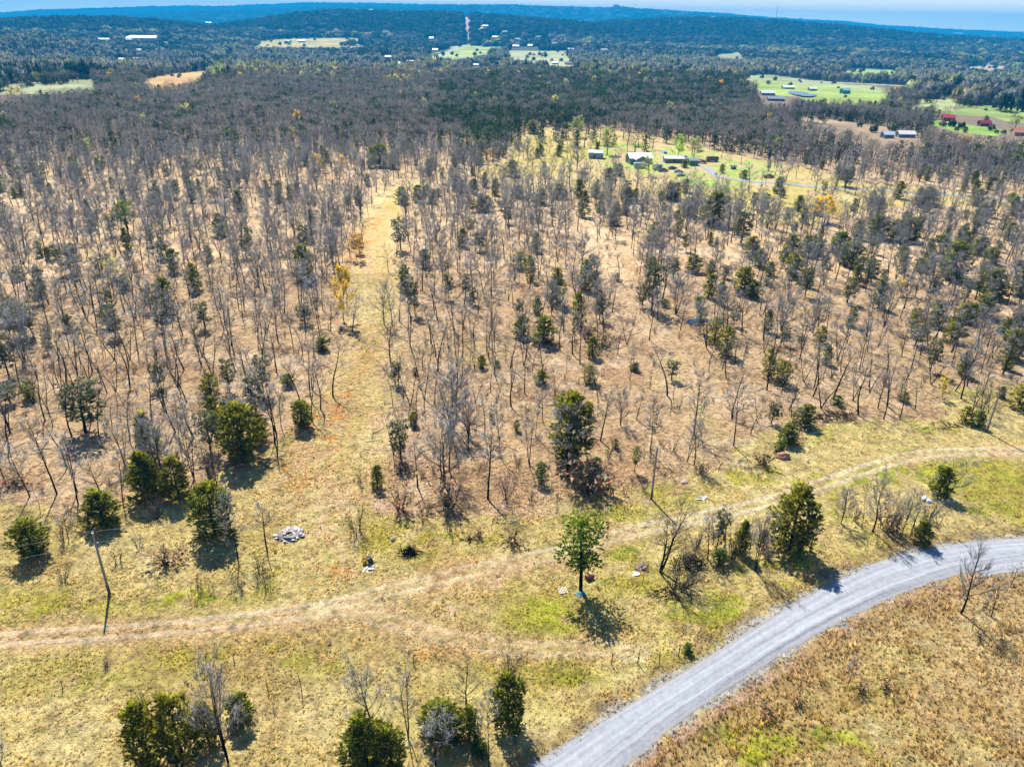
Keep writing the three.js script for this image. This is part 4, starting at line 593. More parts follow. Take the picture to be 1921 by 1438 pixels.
rows(0, 0, 1, [ // farther off
  [1290, 1224, 1208, 38, 'bush', 'low dark green weed clump in grass left of the road'],
  [27, 182, 164, 32, 'yellow', 'yellow tree on the rim of the left wood'], [598, 318, 292, 30, 'gold', 'golden tree near the top of the left wood'], [643, 312, 291, 18, 'gold'], [545, 288, 275, 22, 'lime', 'lime green tree deep in the upper wood'], [292, 208, 194, 16, 'orange'], [920, 300, 279, 24, 'orange', 'orange tree left of the farmyard'], [113, 306, 290, 18, 'gold'], [378, 243, 231, 14, 'gold'], [1080, 258, 219, 32, 'palegreen', 'pale green tree above the farmyard shed'], [1140, 290, 240, 36, 'palegreen', 'tall pale green tree left of the white farmhouse'], [1272, 300, 257, 24, 'lime', 'bright lime green tree behind the farm trailers'], [1302, 298, 260, 32, 'palegreen', 'pale green tree right of the bright lime tree'], [1118, 276, 261, 10, 'lime'], [1355, 150, 133, 32, 'palegreen'], [1318, 146, 132, 20, 'palegreen'], [190, 196, 184, 14, 'orange'], [58, 320, 291, 30, 'cone'], [70, 342, 320, 28, 'cone'], [262, 168, 156, 26, 'egg'], [240, 172, 161, 22, 'egg'], [190, 186, 166, 16, 'egg'], [316, 190, 172, 28, 'egg'], [150, 196, 182, 24, 'egg'], [12, 206, 196, 16, 'egg'], [370, 222, 205, 20, 'egg'], [528, 242, 226, 20, 'egg'], [715, 312, 270, 36, 'egg', 'dark evergreen pair at the head of the lane'], [700, 305, 275, 24, 'egg'], [900, 308, 285, 18, 'egg'], [960, 330, 300, 28, 'egg'], [1000, 250, 225, 30, 'egg'],
  [1143, 336, 314, 24, 'egg', 'round dark cedar left of the farm cedar pair'], [1162, 330, 307, 18, 'egg', 'dark cedar beside the round one below the farmhouse'], [1218, 330, 295, 26, 'palegreen', 'dark trunked tree with green crown in front of farmhouse'], [1285, 360, 335, 20, 'egg'], [1258, 372, 345, 24, 'egg'], [1175, 376, 352, 26, 'egg'], [1395, 334, 318, 20, 'egg', 'small spreading evergreen beside the driveway'], [1284, 314, 300, 14, 'egg'], [1740, 380, 350, 26, 'egg'], [1585, 350, 315, 34, 'grey'], [1630, 206, 190, 22, 'egg'], [1660, 205, 186, 22, 'egg'], [1590, 226, 206, 24, 'egg'], [1570, 216, 200, 18, 'egg'], [1700, 226, 200, 20, 'egg'], [1745, 218, 200, 20, 'egg'], [1760, 214, 205, 14, 'lime'], [1850, 226, 216, 14, 'egg'], [1910, 285, 270, 22, 'egg'], [1905, 240, 216, 30, 'palegreen'], [1810, 248, 240, 16, 'egg'], [1800, 285, 255, 34, 'orange'],
]);
for (const s of seen) { if (s.kind === 'loose2') s.kind = 'pine2'; }
PROTO.pine2 = [evergreen(270, 'loose', { dark: [0.03, 0.06, 0.01], light: [0.12, 0.165, 0.02], lobes: 30, per: 12, from: 0.3 })];

for (const f of farFields) f.px = 1;
// the rest of the wood, thinned where the photograph shows lanes, clearings and fields
const rw = rng(77), fillers = [];
const EVER = new Set(['cone', 'egg', 'round', 'grey', 'warm', 'pine', 'pine2', 'cedarFar']);
const grid = new Map(), key = (x, z) => Math.floor(x / 6) + ',' + Math.floor(z / 6);
const put = (s) => { const k = key(s.x, s.z); if (!grid.has(k)) grid.set(k, []); grid.get(k).push(s); };
seen.forEach(put);
function nearAny(x, z, d) { const cx = Math.floor(x / 6), cz = Math.floor(z / 6); for (let i = -1; i <= 1; i++) for (let j = -1; j <= 1; j++) for (const s of grid.get((cx + i) + ',' + (cz + j)) || []) if (Math.hypot(s.x - x, s.z - z) < d) return true; return false; }
const evergreenBelt = area([[830, 150], [1100, 130], [1400, 150], [1400, 200], [1150, 235], [960, 300], [880, 300], [800, 240]]);
const rightWood = area([[1270, 420], [1500, 400], [1921, 400], [2100, 640], [1921, 680], [1560, 560], [1300, 560]]);
const RIDGE_CLEAR = (x, z) => !!field(x, z);
function density(x, z, r) { // share of full wood cover
  if (r < 900) {
    if (!inArea(wood, x, z)) return 0;
    const l = Math.abs(lineDist(lane, x, z, 12)); if (l < 6.0 + (nz(x, z, 12, 20) - 0.5) * 7) return 0;
    const l2 = Math.abs(lineDist(laneTwo, x, z, 10)); if (l2 < 3.6 + nz(x, z, 14, 24) * 2) return 0.05;
    if (inArea(lawn, x, z)) return 0.1; if (inArea(yard, x, z)) return 0.22;
    if (r > 250 && Math.abs(lineDist(driveway, x, z, 6)) < 4) return 0;
    if (inArea(gapMid, x, z)) return 0.22; if (inArea(gapLow, x, z)) return 0.5;
    if (r > 420 && field(x, z)) return 0;
    return (0.36 + 1.15 * nz(x, z, 26, 21)) * (1 + 0.3 * sstep(200, 330, r));
  }
  if (field(x, z) || Math.abs(lineDist(highway, x, z, 20)) < 14 || Math.abs(lineDist(villageRoad, x, z, 20)) < 10) return 0;
  return 0.5 + 0.8 * nz(x, z, 120, 22);
}
const sights = []; // things that the photograph shows in a gap of the far woods: [px, py, half width, height above py]
function opensOnto(x, z, h, w) { // whether a tree here would stand in front of one of them
  const y = height(x, z), b = toPhoto(x, y, z), t = toPhoto(x, y + h, z), half = w / 2 * FPX / b[2], d = Math.hypot(x, z);
  for (const q of sights) if (d < q[4] * 1.01 && b[0] > q[0] - q[2] - half && b[0] < q[0] + q[2] + half && t[1] < q[1] && b[1] > q[1] - q[3]) return true;
  for (const k of [0.35, 0.7, 1]) { const s = 1 + (h / (68 - h)) * k; if (field(x * s, z * s)) return true; }
  return false;
}

for (const [px, py, w, h] of [[1198, 309, 27, 22], [1118, 298, 18, 18], [1266, 306, 20, 10], [1299, 311, 10, 12], [1778, 227, 17, 12], [1846, 237, 16, 10], [1914, 256, 18, 14], [1664, 260, 12, 10], [1698, 259, 20, 10], [1478, 169, 14, 8], [1524, 172, 12, 8], [1585, 177, 10, 10], [1440, 180, 18, 8], [1455, 191, 20, 8], [1504, 182, 30, 11], [1258, 322, 40, 14], [1326, 307, 20, 10], [1247, 290, 8, 8], [1376, 319, 6, 8],
  [747, 122, 12, 6], [728, 110, 8, 6], [770, 119, 10, 6], [817, 97, 8, 7], [868, 114, 9, 7], [893, 125, 7, 6], [929, 73, 9, 7], [930, 120, 10, 7], [971, 77, 8, 9], [968, 90, 8, 7], [995, 89, 14, 9], [1010, 73, 16, 7], [998, 121, 10, 7], [1042, 121, 14, 7], [1066, 122, 10, 6], [1040, 85, 9, 7], [1071, 96, 9, 6], [1133, 97, 10, 7], [947, 63, 8, 7], [911, 52, 8, 6], [810, 75, 10, 5], [230, 115, 13, 7], [258, 114, 9, 7], [540, 81, 10, 6], [566, 80, 6, 5], [262, 98, 6, 6], [268, 77, 32, 6], [195, 78, 12, 4], [240, 78, 9, 4], [392, 45, 9, 4], [1338, 33, 6, 4], [1796, 65, 12, 5], [696, 20, 6, 4], [1460, 150, 60, 3], [1640, 159, 60, 3], [850, 97, 24, 12]]) sights.push([px, py, w, h, onGround(px, py - 1)[2]]);
function scatter(r0, r1, cell, seed, keep) {
  const r = rng(seed), half = 0.66, x1 = r1 * Math.sin(half) + 20;
  for (let z = -r1; z < -r0 * 0.72; z += cell) for (let x = -x1; x < x1; x += cell) {
    const px = x + (r() - 0.5) * cell * 0.95, pz = z + (r() - 0.5) * cell * 0.95, q = r(), d = Math.hypot(px, pz);
    if (d < r0 || d >= r1 || Math.abs(px) > -pz * 0.78 + 25) continue;
    keep(px, pz, d, q, r);
  }
}
scatter(60, 460, 5.2, 501, (x, z, d, q, r) => {
  if (q > density(x, z, d) || nearAny(x, z, 2.4)) return;
  if (d > 240 && opensOnto(x, z, 10, 3)) return;
  const ever = r() < (inArea(rightWood, x, z) ? 0.17 : 0.06 + 0.1 * sstep(250, 460, d)) + (inArea(evergreenBelt, x, z) ? 0.3 : 0), sap = r() < 0.2;
  const s = { x, z, h: ever ? 4 + r() * 4 : sap ? 4 + r() * 3 : 8 + r() * 4.2, kind: ever ? (r() < 0.4 ? 'grey' : 'egg') : sap ? 'sapling' : r() < 0.18 ? 'oak' : 'bare' };
  s.w = ever ? s.h * (0.42 + r() * 0.2) : s.h * (s.kind === 'oak' ? 0.62 : s.kind === 'sapling' ? 0.4 : 0.46) * (0.85 + r() * 0.4);
  put(s); fillers.push(s);
});

// ------------------------------------------------------------------ which trees are things, and what each is called
const BARE = new Set(['bare', 'oak', 'snag', 'sapling']);
const classOf = (k) => (BARE.has(k) ? 'bare tree' : k in BLOOM ? 'blooming tree' : ['twig', 'brown', 'clump'].includes(k) ? 'twiggy shrub' : k === 'bush' ? 'green bush' : k === 'pine' || k === 'pine2' ? 'pine' : 'evergreen');
const nameOf = { 'bare tree': 'bare_tree', 'blooming tree': 'blooming_tree', 'twiggy shrub': 'twig_shrub', 'green bush': 'green_bush', pine: 'pine_tree', evergreen: 'cedar_tree' };
const all = [...seen, ...fillers];
all.forEach((s) => { s.d = Math.hypot(s.x, s.z); s.cls = classOf(s.kind); });
const quota = { 'bare tree': 290, evergreen: 290, 'blooming tree': 99, 'twiggy shrub': 200, 'green bush': 99, pine: 99 };
const things = [...seen], rest = [];
{ const n = {}; for (const s of seen) n[s.cls] = (n[s.cls] || 0) + 1;
  for (const s of fillers.sort((a, b) => a.d - b.d)) { const [px, py] = toPhoto(s.x, height(s.x, s.z), s.z); s.px = px; s.py = py; const inView = px > 5 && px < PW - 5 && py < PH + 20; if (inView && (n[s.cls] || 0) < quota[s.cls] && s.d < 330) { n[s.cls] = (n[s.cls] || 0) + 1; things.push(s); } else rest.push(s); } }
{ // a tree without a name of its own is told by the nearest tree that has one
  const marks = seen.filter((s) => s.label), bins = new Map();
  for (const s of all) {
    if (s.label) continue;
    let best = 110, m = null; for (const q of marks) { const d = Math.hypot(q.x - s.x, q.z - s.z); if (d < best) { best = d; m = q; } }
    if (!m) continue;
    const a = Math.atan2(s.x, -s.z) - Math.atan2(m.x, -m.z), side = a * m.d, deep = s.d - m.d, rel = Math.abs(side) > Math.abs(deep) ? (side < 0 ? 'left of' : 'right of') : deep > 0 ? 'behind' : 'in front of';
    const k = seen.indexOf(m) + rel + s.cls; if (!bins.has(k)) bins.set(k, []); bins.get(k).push({ s, best, m, rel });
  }
  const ord = ['first', 'second', 'third', 'fourth', 'fifth', 'sixth', 'seventh', 'eighth', 'ninth', 'tenth', 'eleventh', 'twelfth', 'thirteenth', 'fourteenth'];
  for (const list of bins.values()) { list.sort((a, b) => a.best - b.best); list.forEach((e, i) => { if (i >= ord.length) return; const text = `${list.length > 1 ? ord[i] + ' ' : ''}${e.s.cls} ${e.rel} the ${e.m.label}`; if (text.split(' ').length <= 16) e.s.told = text; }); }
}
const zoneOf = (s) => (s.py < 335 ? 'beyond the long clearing' : s.px < 690 ? 'in the left wood' : s.px < 1240 ? 'in the middle wood' : 'in the right wood');
const LOOK = { 'bare tree': 'leafless grey tree', evergreen: 'dark green cedar', 'blooming tree': 'yellowish budding tree', 'twiggy shrub': 'bare brown twiggy shrub', 'green bush': 'small green bush', pine: 'green pine' };
const protoGroups = {};
function treeProto(kind, i) { // a Group at the foot, trunk and crown its children
  const k = kind + i; if (protoGroups[k]) return protoGroups[k];
  const g = new THREE.Group(), p = PROTO[kind][i], shrub = ['twig', 'brown', 'clump', 'bush'].includes(kind);
  part(g, shrub ? 'stem' : 'trunk', p.trunk, mBark); part(g, shrub ? 'foliage' : 'crown', p.crown, kind in BLOOM ? mBark : matOf(kind)); if (p.leaves) part(g, 'foliage', p.leaves, mBright);
  return (protoGroups[k] = g);
}
const rt = rng(909);
function fitTree(o, s) { const [H, W] = sizeOf(s.kind), sy = s.h / H, sx = s.w / W; o.scale.set(clamp(sx, sy * 0.5, sy * 2.2), sy, clamp(sx * (0.85 + rt() * 0.3), sy * 0.5, sy * 2.2)); o.rotation.set((rt() - 0.5) * 0.08, rt() * 6.283, (rt() - 0.5) * 0.08); }
for (const s of things) {
  const kind = s.d > 128 && MID[s.kind] ? MID[s.kind] : s.kind, list = PROTO[kind], g = treeProto(kind, Math.floor(rt() * list.length)).clone();
  g.name = numbered(nameOf[s.cls]); g.position.set(s.x, height(s.x, s.z) - 0.03, s.z); fitTree(g, s); scene.add(g);
  const zone = zoneOf(s);
  if (s.label) tag(g, s.label, s.cls.replace('bare ', '').replace('blooming ', '')); else if (s.told) tag(g, s.told, s.cls.replace('bare ', '').replace('blooming ', ''), `${s.cls}s ${zone}`); else tag(g, `${LOOK[s.cls]} among others ${zone}`, s.cls.replace('bare ', '').replace('blooming ', ''), `${s.cls}s ${zone}`);
}

// ------------------------------------------------------------------ the mass of the wood beyond, as stuff
const _m = new THREE.Matrix4(), _q = new THREE.Quaternion(), _e = new THREE.Euler(), _s = new THREE.Vector3(), _p = new THREE.Vector3();
const both = (p) => mergeGeometries(p.leaves ? [p.trunk, p.crown, p.leaves] : [p.trunk, p.crown]);
function mass(parent, name, geo, mat, list) { // list: [x, y, z, sx, sy, sz, turn, colour?]
  if (!list.length) return;
  const m = new THREE.InstancedMesh(geo, mat, list.length); m.name = name;
  list.forEach((q, i) => { _e.set(q[8] || 0, q[6], q[9] || 0); _m.compose(_p.set(q[0], q[1], q[2]), _q.setFromEuler(_e), _s.set(q[3], q[4], q[5])); m.setMatrixAt(i, _m); if (q[7]) m.setColorAt(i, _c.setRGB(q[7][0], q[7][1], q[7][2])); });
  m.castShadow = m.receiveShadow = true; m.userData.kind = 'stuff'; parent.add(m);
}
const _c = new THREE.Color();
const stuffGroup = (name, label) => { const g = new THREE.Group(); g.name = name; g.userData = { label, kind: 'stuff' }; scene.add(g); return g; };

const edgeR = (x, z) => { const [px] = toPhoto(x, 0, z); const K = [[-300, 900], [0, 930], [300, 1000], [500, 1130], [700, 1350], [1000, 1330], [1250, 1200], [1400, 1080], [1600, 1000], [2000, 950]]; for (let i = 1; i < K.length; i++) if (px < K[i][0]) return mix(K[i - 1][1], K[i][1], clamp((px - K[i - 1][0]) / (K[i][0] - K[i - 1][0]))) * (0.86 + 0.28 * nz(x, z, 120, 44)); return 950; };
const woodland = stuffGroup('woodland', 'leafless grey wood with dark evergreens covering the plateau behind the near trees');
{
  const bins = {}; const add = (k, i, q) => { (bins[k + '|' + i] ||= []).push(q); };
  for (const s of rest) { const L = PROTO[s.kind], [H, W] = sizeOf(s.kind), sy = s.h / H, sx = clamp(s.w / W, sy * 0.5, sy * 2.2), t = 0.85 + rt() * 0.3; add(s.kind, Math.floor(rt() * L.length), [s.x, height(s.x, s.z) - 0.03, s.z, sx, sy, sx, rt() * 6.283, [t, t, t]]); }
  scatter(460, 1400, 5.9, 502, (x, z, d, q, r) => {
    if (d > edgeR(x, z) || q > (d < 900 ? density(x, z, d) : 1) * mix(0.85, 1.2, sstep(460, 700, d)) || opensOnto(x, z, 11, 7)) return;
    const belt = inArea(evergreenBelt, x, z), ever = r() < 0.24 + (belt ? 0.4 : 0) + (d > 950 ? 0.1 : 0) + 0.2 * sstep(0.55, 0.75, nz(x, z, 70, 45)), t = (0.8 + r() * 0.4) * (0.75 + 0.5 * nz(x, z, 110, 46)), h = ever ? 7 + r() * 5 : 8.5 + r() * 4, w = ever ? h * (0.45 + r() * 0.2) : h * 0.72 * (0.85 + r() * 0.4);
    if (!ever && r() < (d > 900 ? 0.06 : 0.014)) { add(['palegreen', 'palegreen', 'paleyellow', 'palegreen', 'gold'][Math.floor(r() * 5)], 0, [x, height(x, z), z, h * 0.09, h / 11, h * 0.09, r() * 6, [t, t, t]]); return; }
    if (ever) add('cedarFar', Math.floor(r() * 3), [x, height(x, z), z, w / 4, h / 8, w / 4, r() * 6.28, [t, t * (0.95 + r() * 0.1), t]]);
    else { const u = r(); add('bareFar', Math.floor(r() * 4), [x, height(x, z), z, w / 5, h / 10, w / 5, r() * 6.28, [t * (0.84 + 0.12 * u), t * (0.82 + 0.10 * u), t * (0.82 + 0.04 * u)]]); }
  });
  for (const k in bins) { const [kind, i] = k.split('|'); mass(woodland, EVER.has(kind) ? 'evergreens' : 'trees', both(PROTO[kind][+i]), kind in BLOOM ? mBright : matOf(kind), bins[k]); }
}
// far woods: ragged crowns, then whole clumps, out to the skyline
const raggedCrown = (seed, n, dark, light) => { const r = rng(seed), C = new MB(); for (let k = 0; k < n; k++) { const u = norm([r() - 0.5, r() - 0.35, r() - 0.5]), f = 0.65 + r() * 0.4, p = [u[0] * f, 0.62 + u[1] * f * 0.62, u[2] * f], a = norm([r() - 0.5, (r() - 0.5) * 0.7, r() - 0.5]), b = norm([r() - 0.5, r() * 0.9, r() - 0.5]), s = 0.24 + r() * 0.2, q = r(); C.tri([p[0] - a[0] * s, p[1] - a[1] * s, p[2] - a[2] * s], [p[0] + a[0] * s, p[1] + a[1] * s, p[2] + a[2] * s], [p[0] + b[0] * s * 1.5, p[1] + b[1] * s * 1.5, p[2] + b[2] * s * 1.5], norm([u[0] + (r() - 0.5) * 0.6, u[1] + 0.3, u[2] + (r() - 0.5) * 0.6]), [mix(dark[0], light[0], q), mix(dark[1], light[1], q), mix(dark[2], light[2], q)]); } return C.geo(); };
const distant = stuffGroup('forest', 'dense far woods covering the valley and the blue ridges');
{
  const W1 = [1, 1, 1], g0 = [1, 2, 3].map((s) => raggedCrown(600 + s, 80, [0.5, 0.5, 0.5], [1, 1, 1])), g1 = [1, 2].map((s) => raggedCrown(610 + s, 110, [0.5, 0.5, 0.5], [1, 1, 1])); void W1;
  const bins = {}; const add = (k, q) => { (bins[k] ||= []).push(q); };
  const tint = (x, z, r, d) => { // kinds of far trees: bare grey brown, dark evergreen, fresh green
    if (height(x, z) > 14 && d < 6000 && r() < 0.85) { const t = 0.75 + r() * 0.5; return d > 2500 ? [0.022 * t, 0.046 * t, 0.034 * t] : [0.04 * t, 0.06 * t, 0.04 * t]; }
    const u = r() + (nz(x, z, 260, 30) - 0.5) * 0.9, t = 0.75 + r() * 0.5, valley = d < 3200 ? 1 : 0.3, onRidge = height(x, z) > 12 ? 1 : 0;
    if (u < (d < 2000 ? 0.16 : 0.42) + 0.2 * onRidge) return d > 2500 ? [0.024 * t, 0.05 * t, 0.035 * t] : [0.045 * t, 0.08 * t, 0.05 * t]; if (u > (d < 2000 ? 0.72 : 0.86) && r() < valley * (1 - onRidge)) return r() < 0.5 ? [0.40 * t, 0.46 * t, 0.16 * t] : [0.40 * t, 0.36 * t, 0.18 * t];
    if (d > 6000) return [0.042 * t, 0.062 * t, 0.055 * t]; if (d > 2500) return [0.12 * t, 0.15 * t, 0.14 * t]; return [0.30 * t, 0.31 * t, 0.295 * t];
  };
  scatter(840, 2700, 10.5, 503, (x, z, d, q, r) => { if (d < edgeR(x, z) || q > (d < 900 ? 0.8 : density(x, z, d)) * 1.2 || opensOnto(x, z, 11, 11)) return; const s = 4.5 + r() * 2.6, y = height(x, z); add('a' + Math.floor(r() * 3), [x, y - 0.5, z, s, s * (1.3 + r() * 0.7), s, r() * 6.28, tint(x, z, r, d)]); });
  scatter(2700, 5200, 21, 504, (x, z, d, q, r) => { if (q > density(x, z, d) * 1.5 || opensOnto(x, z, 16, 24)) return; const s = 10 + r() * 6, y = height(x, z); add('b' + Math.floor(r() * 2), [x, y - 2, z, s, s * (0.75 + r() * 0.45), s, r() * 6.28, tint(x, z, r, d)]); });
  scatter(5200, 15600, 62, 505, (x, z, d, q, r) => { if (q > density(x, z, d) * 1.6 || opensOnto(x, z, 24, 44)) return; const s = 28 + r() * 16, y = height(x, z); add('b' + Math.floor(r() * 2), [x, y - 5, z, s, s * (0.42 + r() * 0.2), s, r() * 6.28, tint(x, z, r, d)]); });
  { const r = rng(571); for (const f of farFields) for (let k = 0; k < 60; k++) { const x = mix(f.a.x0, f.a.x1, r()), z = mix(f.a.z0, f.a.z1, r()), d = Math.hypot(x, z); if (!inArea(f.a, x, z) || r() < 0.72 || d < 420) continue; const s = (1.4 + r() * 1.8) * clamp(d / 1200, 1, 3), t = 0.7 + r() * 0.6, c = r() < 0.4 ? [0.06 * t, 0.09 * t, 0.03 * t] : r() < 0.5 ? [0.2 * t, 0.25 * t, 0.08 * t] : [0.17 * t, 0.15 * t, 0.13 * t]; add('a' + Math.floor(r() * 3), [x, height(x, z) - 0.3, z, s, s * 1.2, s, r() * 6, c]); } }
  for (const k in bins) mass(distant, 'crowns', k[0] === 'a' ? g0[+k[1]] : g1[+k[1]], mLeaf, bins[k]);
}
// ------------------------------------------------------------------ grass, weeds, fallen leaves and sticks near the camera
{
  const tuft = (seed, n, hgt, spread, wid) => { const r = rng(seed), C = new MB(); for (let k = 0; k < n; k++) { const a = r() * 6.28, l = hgt * (0.5 + r() * 0.6), f = spread * (0.3 + r()), b = [Math.cos(a) * 0.09 * r(), -0.03, Math.sin(a) * 0.09 * r()], t = [b[0] + Math.cos(a) * f, l, b[2] + Math.sin(a) * f], w = wid * (0.7 + r() * 0.6), p = [-Math.sin(a) * w, 0, Math.cos(a) * w], v = 0.75 + r() * 0.5; C.tri([b[0] - p[0], b[1], b[2] - p[2]], [b[0] + p[0], b[1], b[2] + p[2]], t, norm([Math.cos(a) * 0.5, 0.9, Math.sin(a) * 0.5]), [v, v, v]); } return C.geo(); };
  const gTuft = [tuft(701, 12, 0.20, 0.24, 0.045), tuft(702, 13, 0.26, 0.18, 0.04)], gLow = [tuft(703, 10, 0.12, 0.3, 0.05)];
  const grass = stuffGroup('dry_grass', 'dry straw and green grass tufts over the open ground'), litter = stuffGroup('fallen_leaves', 'curled fallen leaves and sticks littering the wood floor');
  const A = [[], []], B = [], S = [];
  const lay = (x, z, d, q, r) => {
    if (x < -150 || x > 150) return;
    const dr = lineDist(roadMid, x, z, 6); if (Math.abs(dr) < ROAD_HALF - 0.3 + r() * 0.7) return;
    const tk = Math.min(Math.abs(Math.abs(lineDist(trackMain, x, z, 5)) - 0.95), 9); if (tk < 0.42) return;
    const wd = woodAt(x, z), n = nf(x, z, 2.2, 50), c = groundColor(x, z, 0).slice(), v = 0.62 + r() * 0.75 * (0.5 + n), rough = dr > 4 && dr < 1e8 && x > 0 ? 1 : 0, y = height(x, z);
    const warm = r(); c[0] *= v * (1 + 0.06 * warm); c[1] *= v * (0.97 + 0.05 * r()); c[2] *= v * (0.9 + 0.15 * r());
    if (wd && r() < 0.7) { const s = 0.7 + r() * 0.8; B.push([x, y, z, s, s * (0.6 + n), s, r() * 6.28, c]); return; }
    const s = (rough ? 1.15 : 0.85) * (0.55 + n * 0.9) * (0.7 + r() * 0.6), sy = s * (Math.abs(dr) < 8 ? 1.3 : 1) * (tk < 2 ? 0.5 : 1) * (rough ? 1.25 : 0.9);
    A[r() < 0.5 ? 0 : 1].push([x, y, z, s, sy, s, r() * 6.28, c]);
  };
  scatter(44, 112, 0.4, 601, (x, z, d, q, r) => { if (q < 0.35 + 0.6 * nf(x, z, 2.2, 50)) lay(x, z, d, q, r); });
  scatter(112, 245, 0.62, 602, (x, z, d, q, r) => { if (q < 0.3 + 0.6 * nf(x, z, 2.2, 50)) lay(x, z, d, q, r); });
  const weeds = []; scatter(44, 150, 0.9, 603, (x, z, d, q, r) => { const o = patch(oranges, x, z); if (o > 0.15 && q < o * 0.5) { const s = 0.8 + r() * 0.9; weeds.push([x, height(x, z), z, s, s * 0.8, s, r() * 6, [0.62 * (0.7 + r() * 0.5), 0.30 * (0.7 + r() * 0.5), 0.06]]); } else if (q > 0.985 && !woodAt(x, z) && Math.abs(lineDist(roadMid, x, z, 6)) > 4) { const s = 0.9 + r() * 0.9, t = 0.6 + r() * 0.5; weeds.push([x, height(x, z), z, s, s * 1.1, s, r() * 6, [0.13 * t, 0.075 * t, 0.035 * t]]); } });
  mass(grass, 'tufts', gTuft[0], mLeaf, A[0]); mass(grass, 'tufts', gTuft[1], mLeaf, A[1]); mass(grass, 'weeds', gTuft[0], mLeaf, weeds); mass(litter, 'leaves', gLow[0], mLeaf, B);
  const st = new MB(); st.tube([[-0.9, 0.03, 0], [-0.2, 0.06, 0.08], [0.9, 0.05, -0.05]], [0.035, 0.03, 0.012], 4, [0.15, 0.13, 0.12]); st.tube([[0.1, 0.05, 0.05], [0.5, 0.2, 0.4]], [0.02, 0.008], 3, [0.15, 0.13, 0.12]);
  scatter(75, 240, 3.2, 604, (x, z, d, q, r) => { if (q < 0.4 && woodAt(x, z)) { const s = 0.5 + r() * 1.3; S.push([x, height(x, z), z, s, s, s, r() * 6.28, null, 0, (r() - 0.5) * 0.2]); } });
  mass(litter, 'sticks', st.geo(), mBark, S);
  // undergrowth: small twiggy shoots through the wood
  const under = stuffGroup('undergrowth', 'thin twiggy shoots growing between the bare trees'), U = [[], [], []];
  scatter(80, 330, 3.6, 605, (x, z, d, q, r) => { if (q < 0.34 && woodAt(x, z) && Math.abs(lineDist(lane, x, z, 8)) > 5) { const s = 0.25 + r() * 0.45; U[Math.floor(r() * 3)].push([x, height(x, z), z, s, s * (0.9 + r() * 0.6), s, r() * 6.28]); } });
  U.forEach((l, i) => mass(under, 'shoots', both(i < 2 ? PROTO.clump[i] : PROTO.twig[0]), mBark, l));
}

// ------------------------------------------------------------------ utility poles and wires
const flat = (c, rough = 0.8, metal = 0) => new THREE.MeshStandardMaterial({ color: col(c), roughness: rough, metalness: metal });
const mPole = flat([0.26, 0.23, 0.20]), mPoleDark = flat([0.09, 0.075, 0.06]), mInsul = flat([0.62, 0.64, 0.66], 0.3), mWire = flat([0.4, 0.42, 0.44], 0.5), mSteel = flat([0.10, 0.11, 0.10], 0.6, 0.4);
const box = (w, h, d, x = 0, y = 0, z = 0) => { const g = new THREE.BoxGeometry(w, h, d); g.translate(x, y, z); return g; };
const poleTops = [];
function utilityPole(bx, by, topY, label) {
  const g0 = onGround(bx, by), x = g0[0], z = g0[1], y = height(x, z); let lo = 4, hi = 18; for (let i = 0; i < 30; i++) { const m = (lo + hi) / 2; if (toPhoto(x, y + m, z)[1] > topY) lo = m; else hi = m; }
  const h = lo, t = thing('utility_pole', x, z); tag(t, label, 'utility pole', 'utility poles along the dirt track');
  part(t, 'pole', new THREE.CylinderGeometry(0.12, 0.18, h + 0.6, 12).translate(0, h / 2 - 0.3, 0), mPole);
  part(t, 'stained_foot', new THREE.CylinderGeometry(0.181, 0.192, 1.5, 12).translate(0, 0.74, 0), mPoleDark);
  const pin = new THREE.LatheGeometry([[0, 0], [0.03, 0], [0.03, 0.12], [0.09, 0.14], [0.1, 0.22], [0.06, 0.26], [0.07, 0.3], [0, 0.34]].map(([a, b]) => new THREE.Vector2(a, b)), 10).translate(0, h, 0);
  part(t, 'insulator', pin, mInsul); part(t, 'bracket', box(0.3, 0.06, 0.08, 0.2, h - 1.5, 0), mSteel); part(t, 'insulator', new THREE.CylinderGeometry(0.06, 0.06, 0.14, 8).translate(0.33, h - 1.45, 0), mInsul); part(t, 'cap', new THREE.CylinderGeometry(0.13, 0.13, 0.05, 10).translate(0, h - 0.02, 0), mInsul);
  poleTops.push([[x, y + h + 0.3, z], [x + 0.33, y + h - 1.38, z]]);
}
utilityPole(205, 1114, 1000, 'weathered grey utility pole at the left beside the dirt track');
utilityPole(1222, 936, 838, 'brown utility pole at the edge of the middle wood');
utilityPole(1851, 811, 724, 'leaning utility pole at the right edge of the wood');
{
  const P = poleTops, ext = (a, b, d) => a.map((q, i) => { const v = new THREE.Vector3(...q).sub(new THREE.Vector3(...b[i])); v.y = 0; v.normalize().multiplyScalar(d); return [q[0] + v.x, q[1] - 0.4, q[2] + v.z]; });
  const L = [ext(P[0], P[1], 60), ...P, ext(P[2], P[1], 60)];
  for (const k of [0, 1]) {
    const geos = [];
    for (let s = 0; s + 1 < L.length; s++) { const a = L[s][k], b = L[s + 1][k], n = 20, pts = []; for (let i = 0; i <= n; i++) { const t = i / n, sag = Math.hypot(a[0] - b[0], a[2] - b[2]) * 0.018; pts.push(new THREE.Vector3(mix(a[0], b[0], t), mix(a[1], b[1], t) - sag * 4 * t * (1 - t), mix(a[2], b[2], t))); } geos.push(new THREE.TubeGeometry(new THREE.CatmullRomCurve3(pts), n, 0.011, 5)); }
    const m = new THREE.Mesh(mergeGeometries(geos), mWire); m.name = numbered('power_line'); scene.add(shade(tag(m, k ? 'lower power wire strung from pole to pole' : 'upper power wire strung over the pole tops', 'wire')));
  }
}
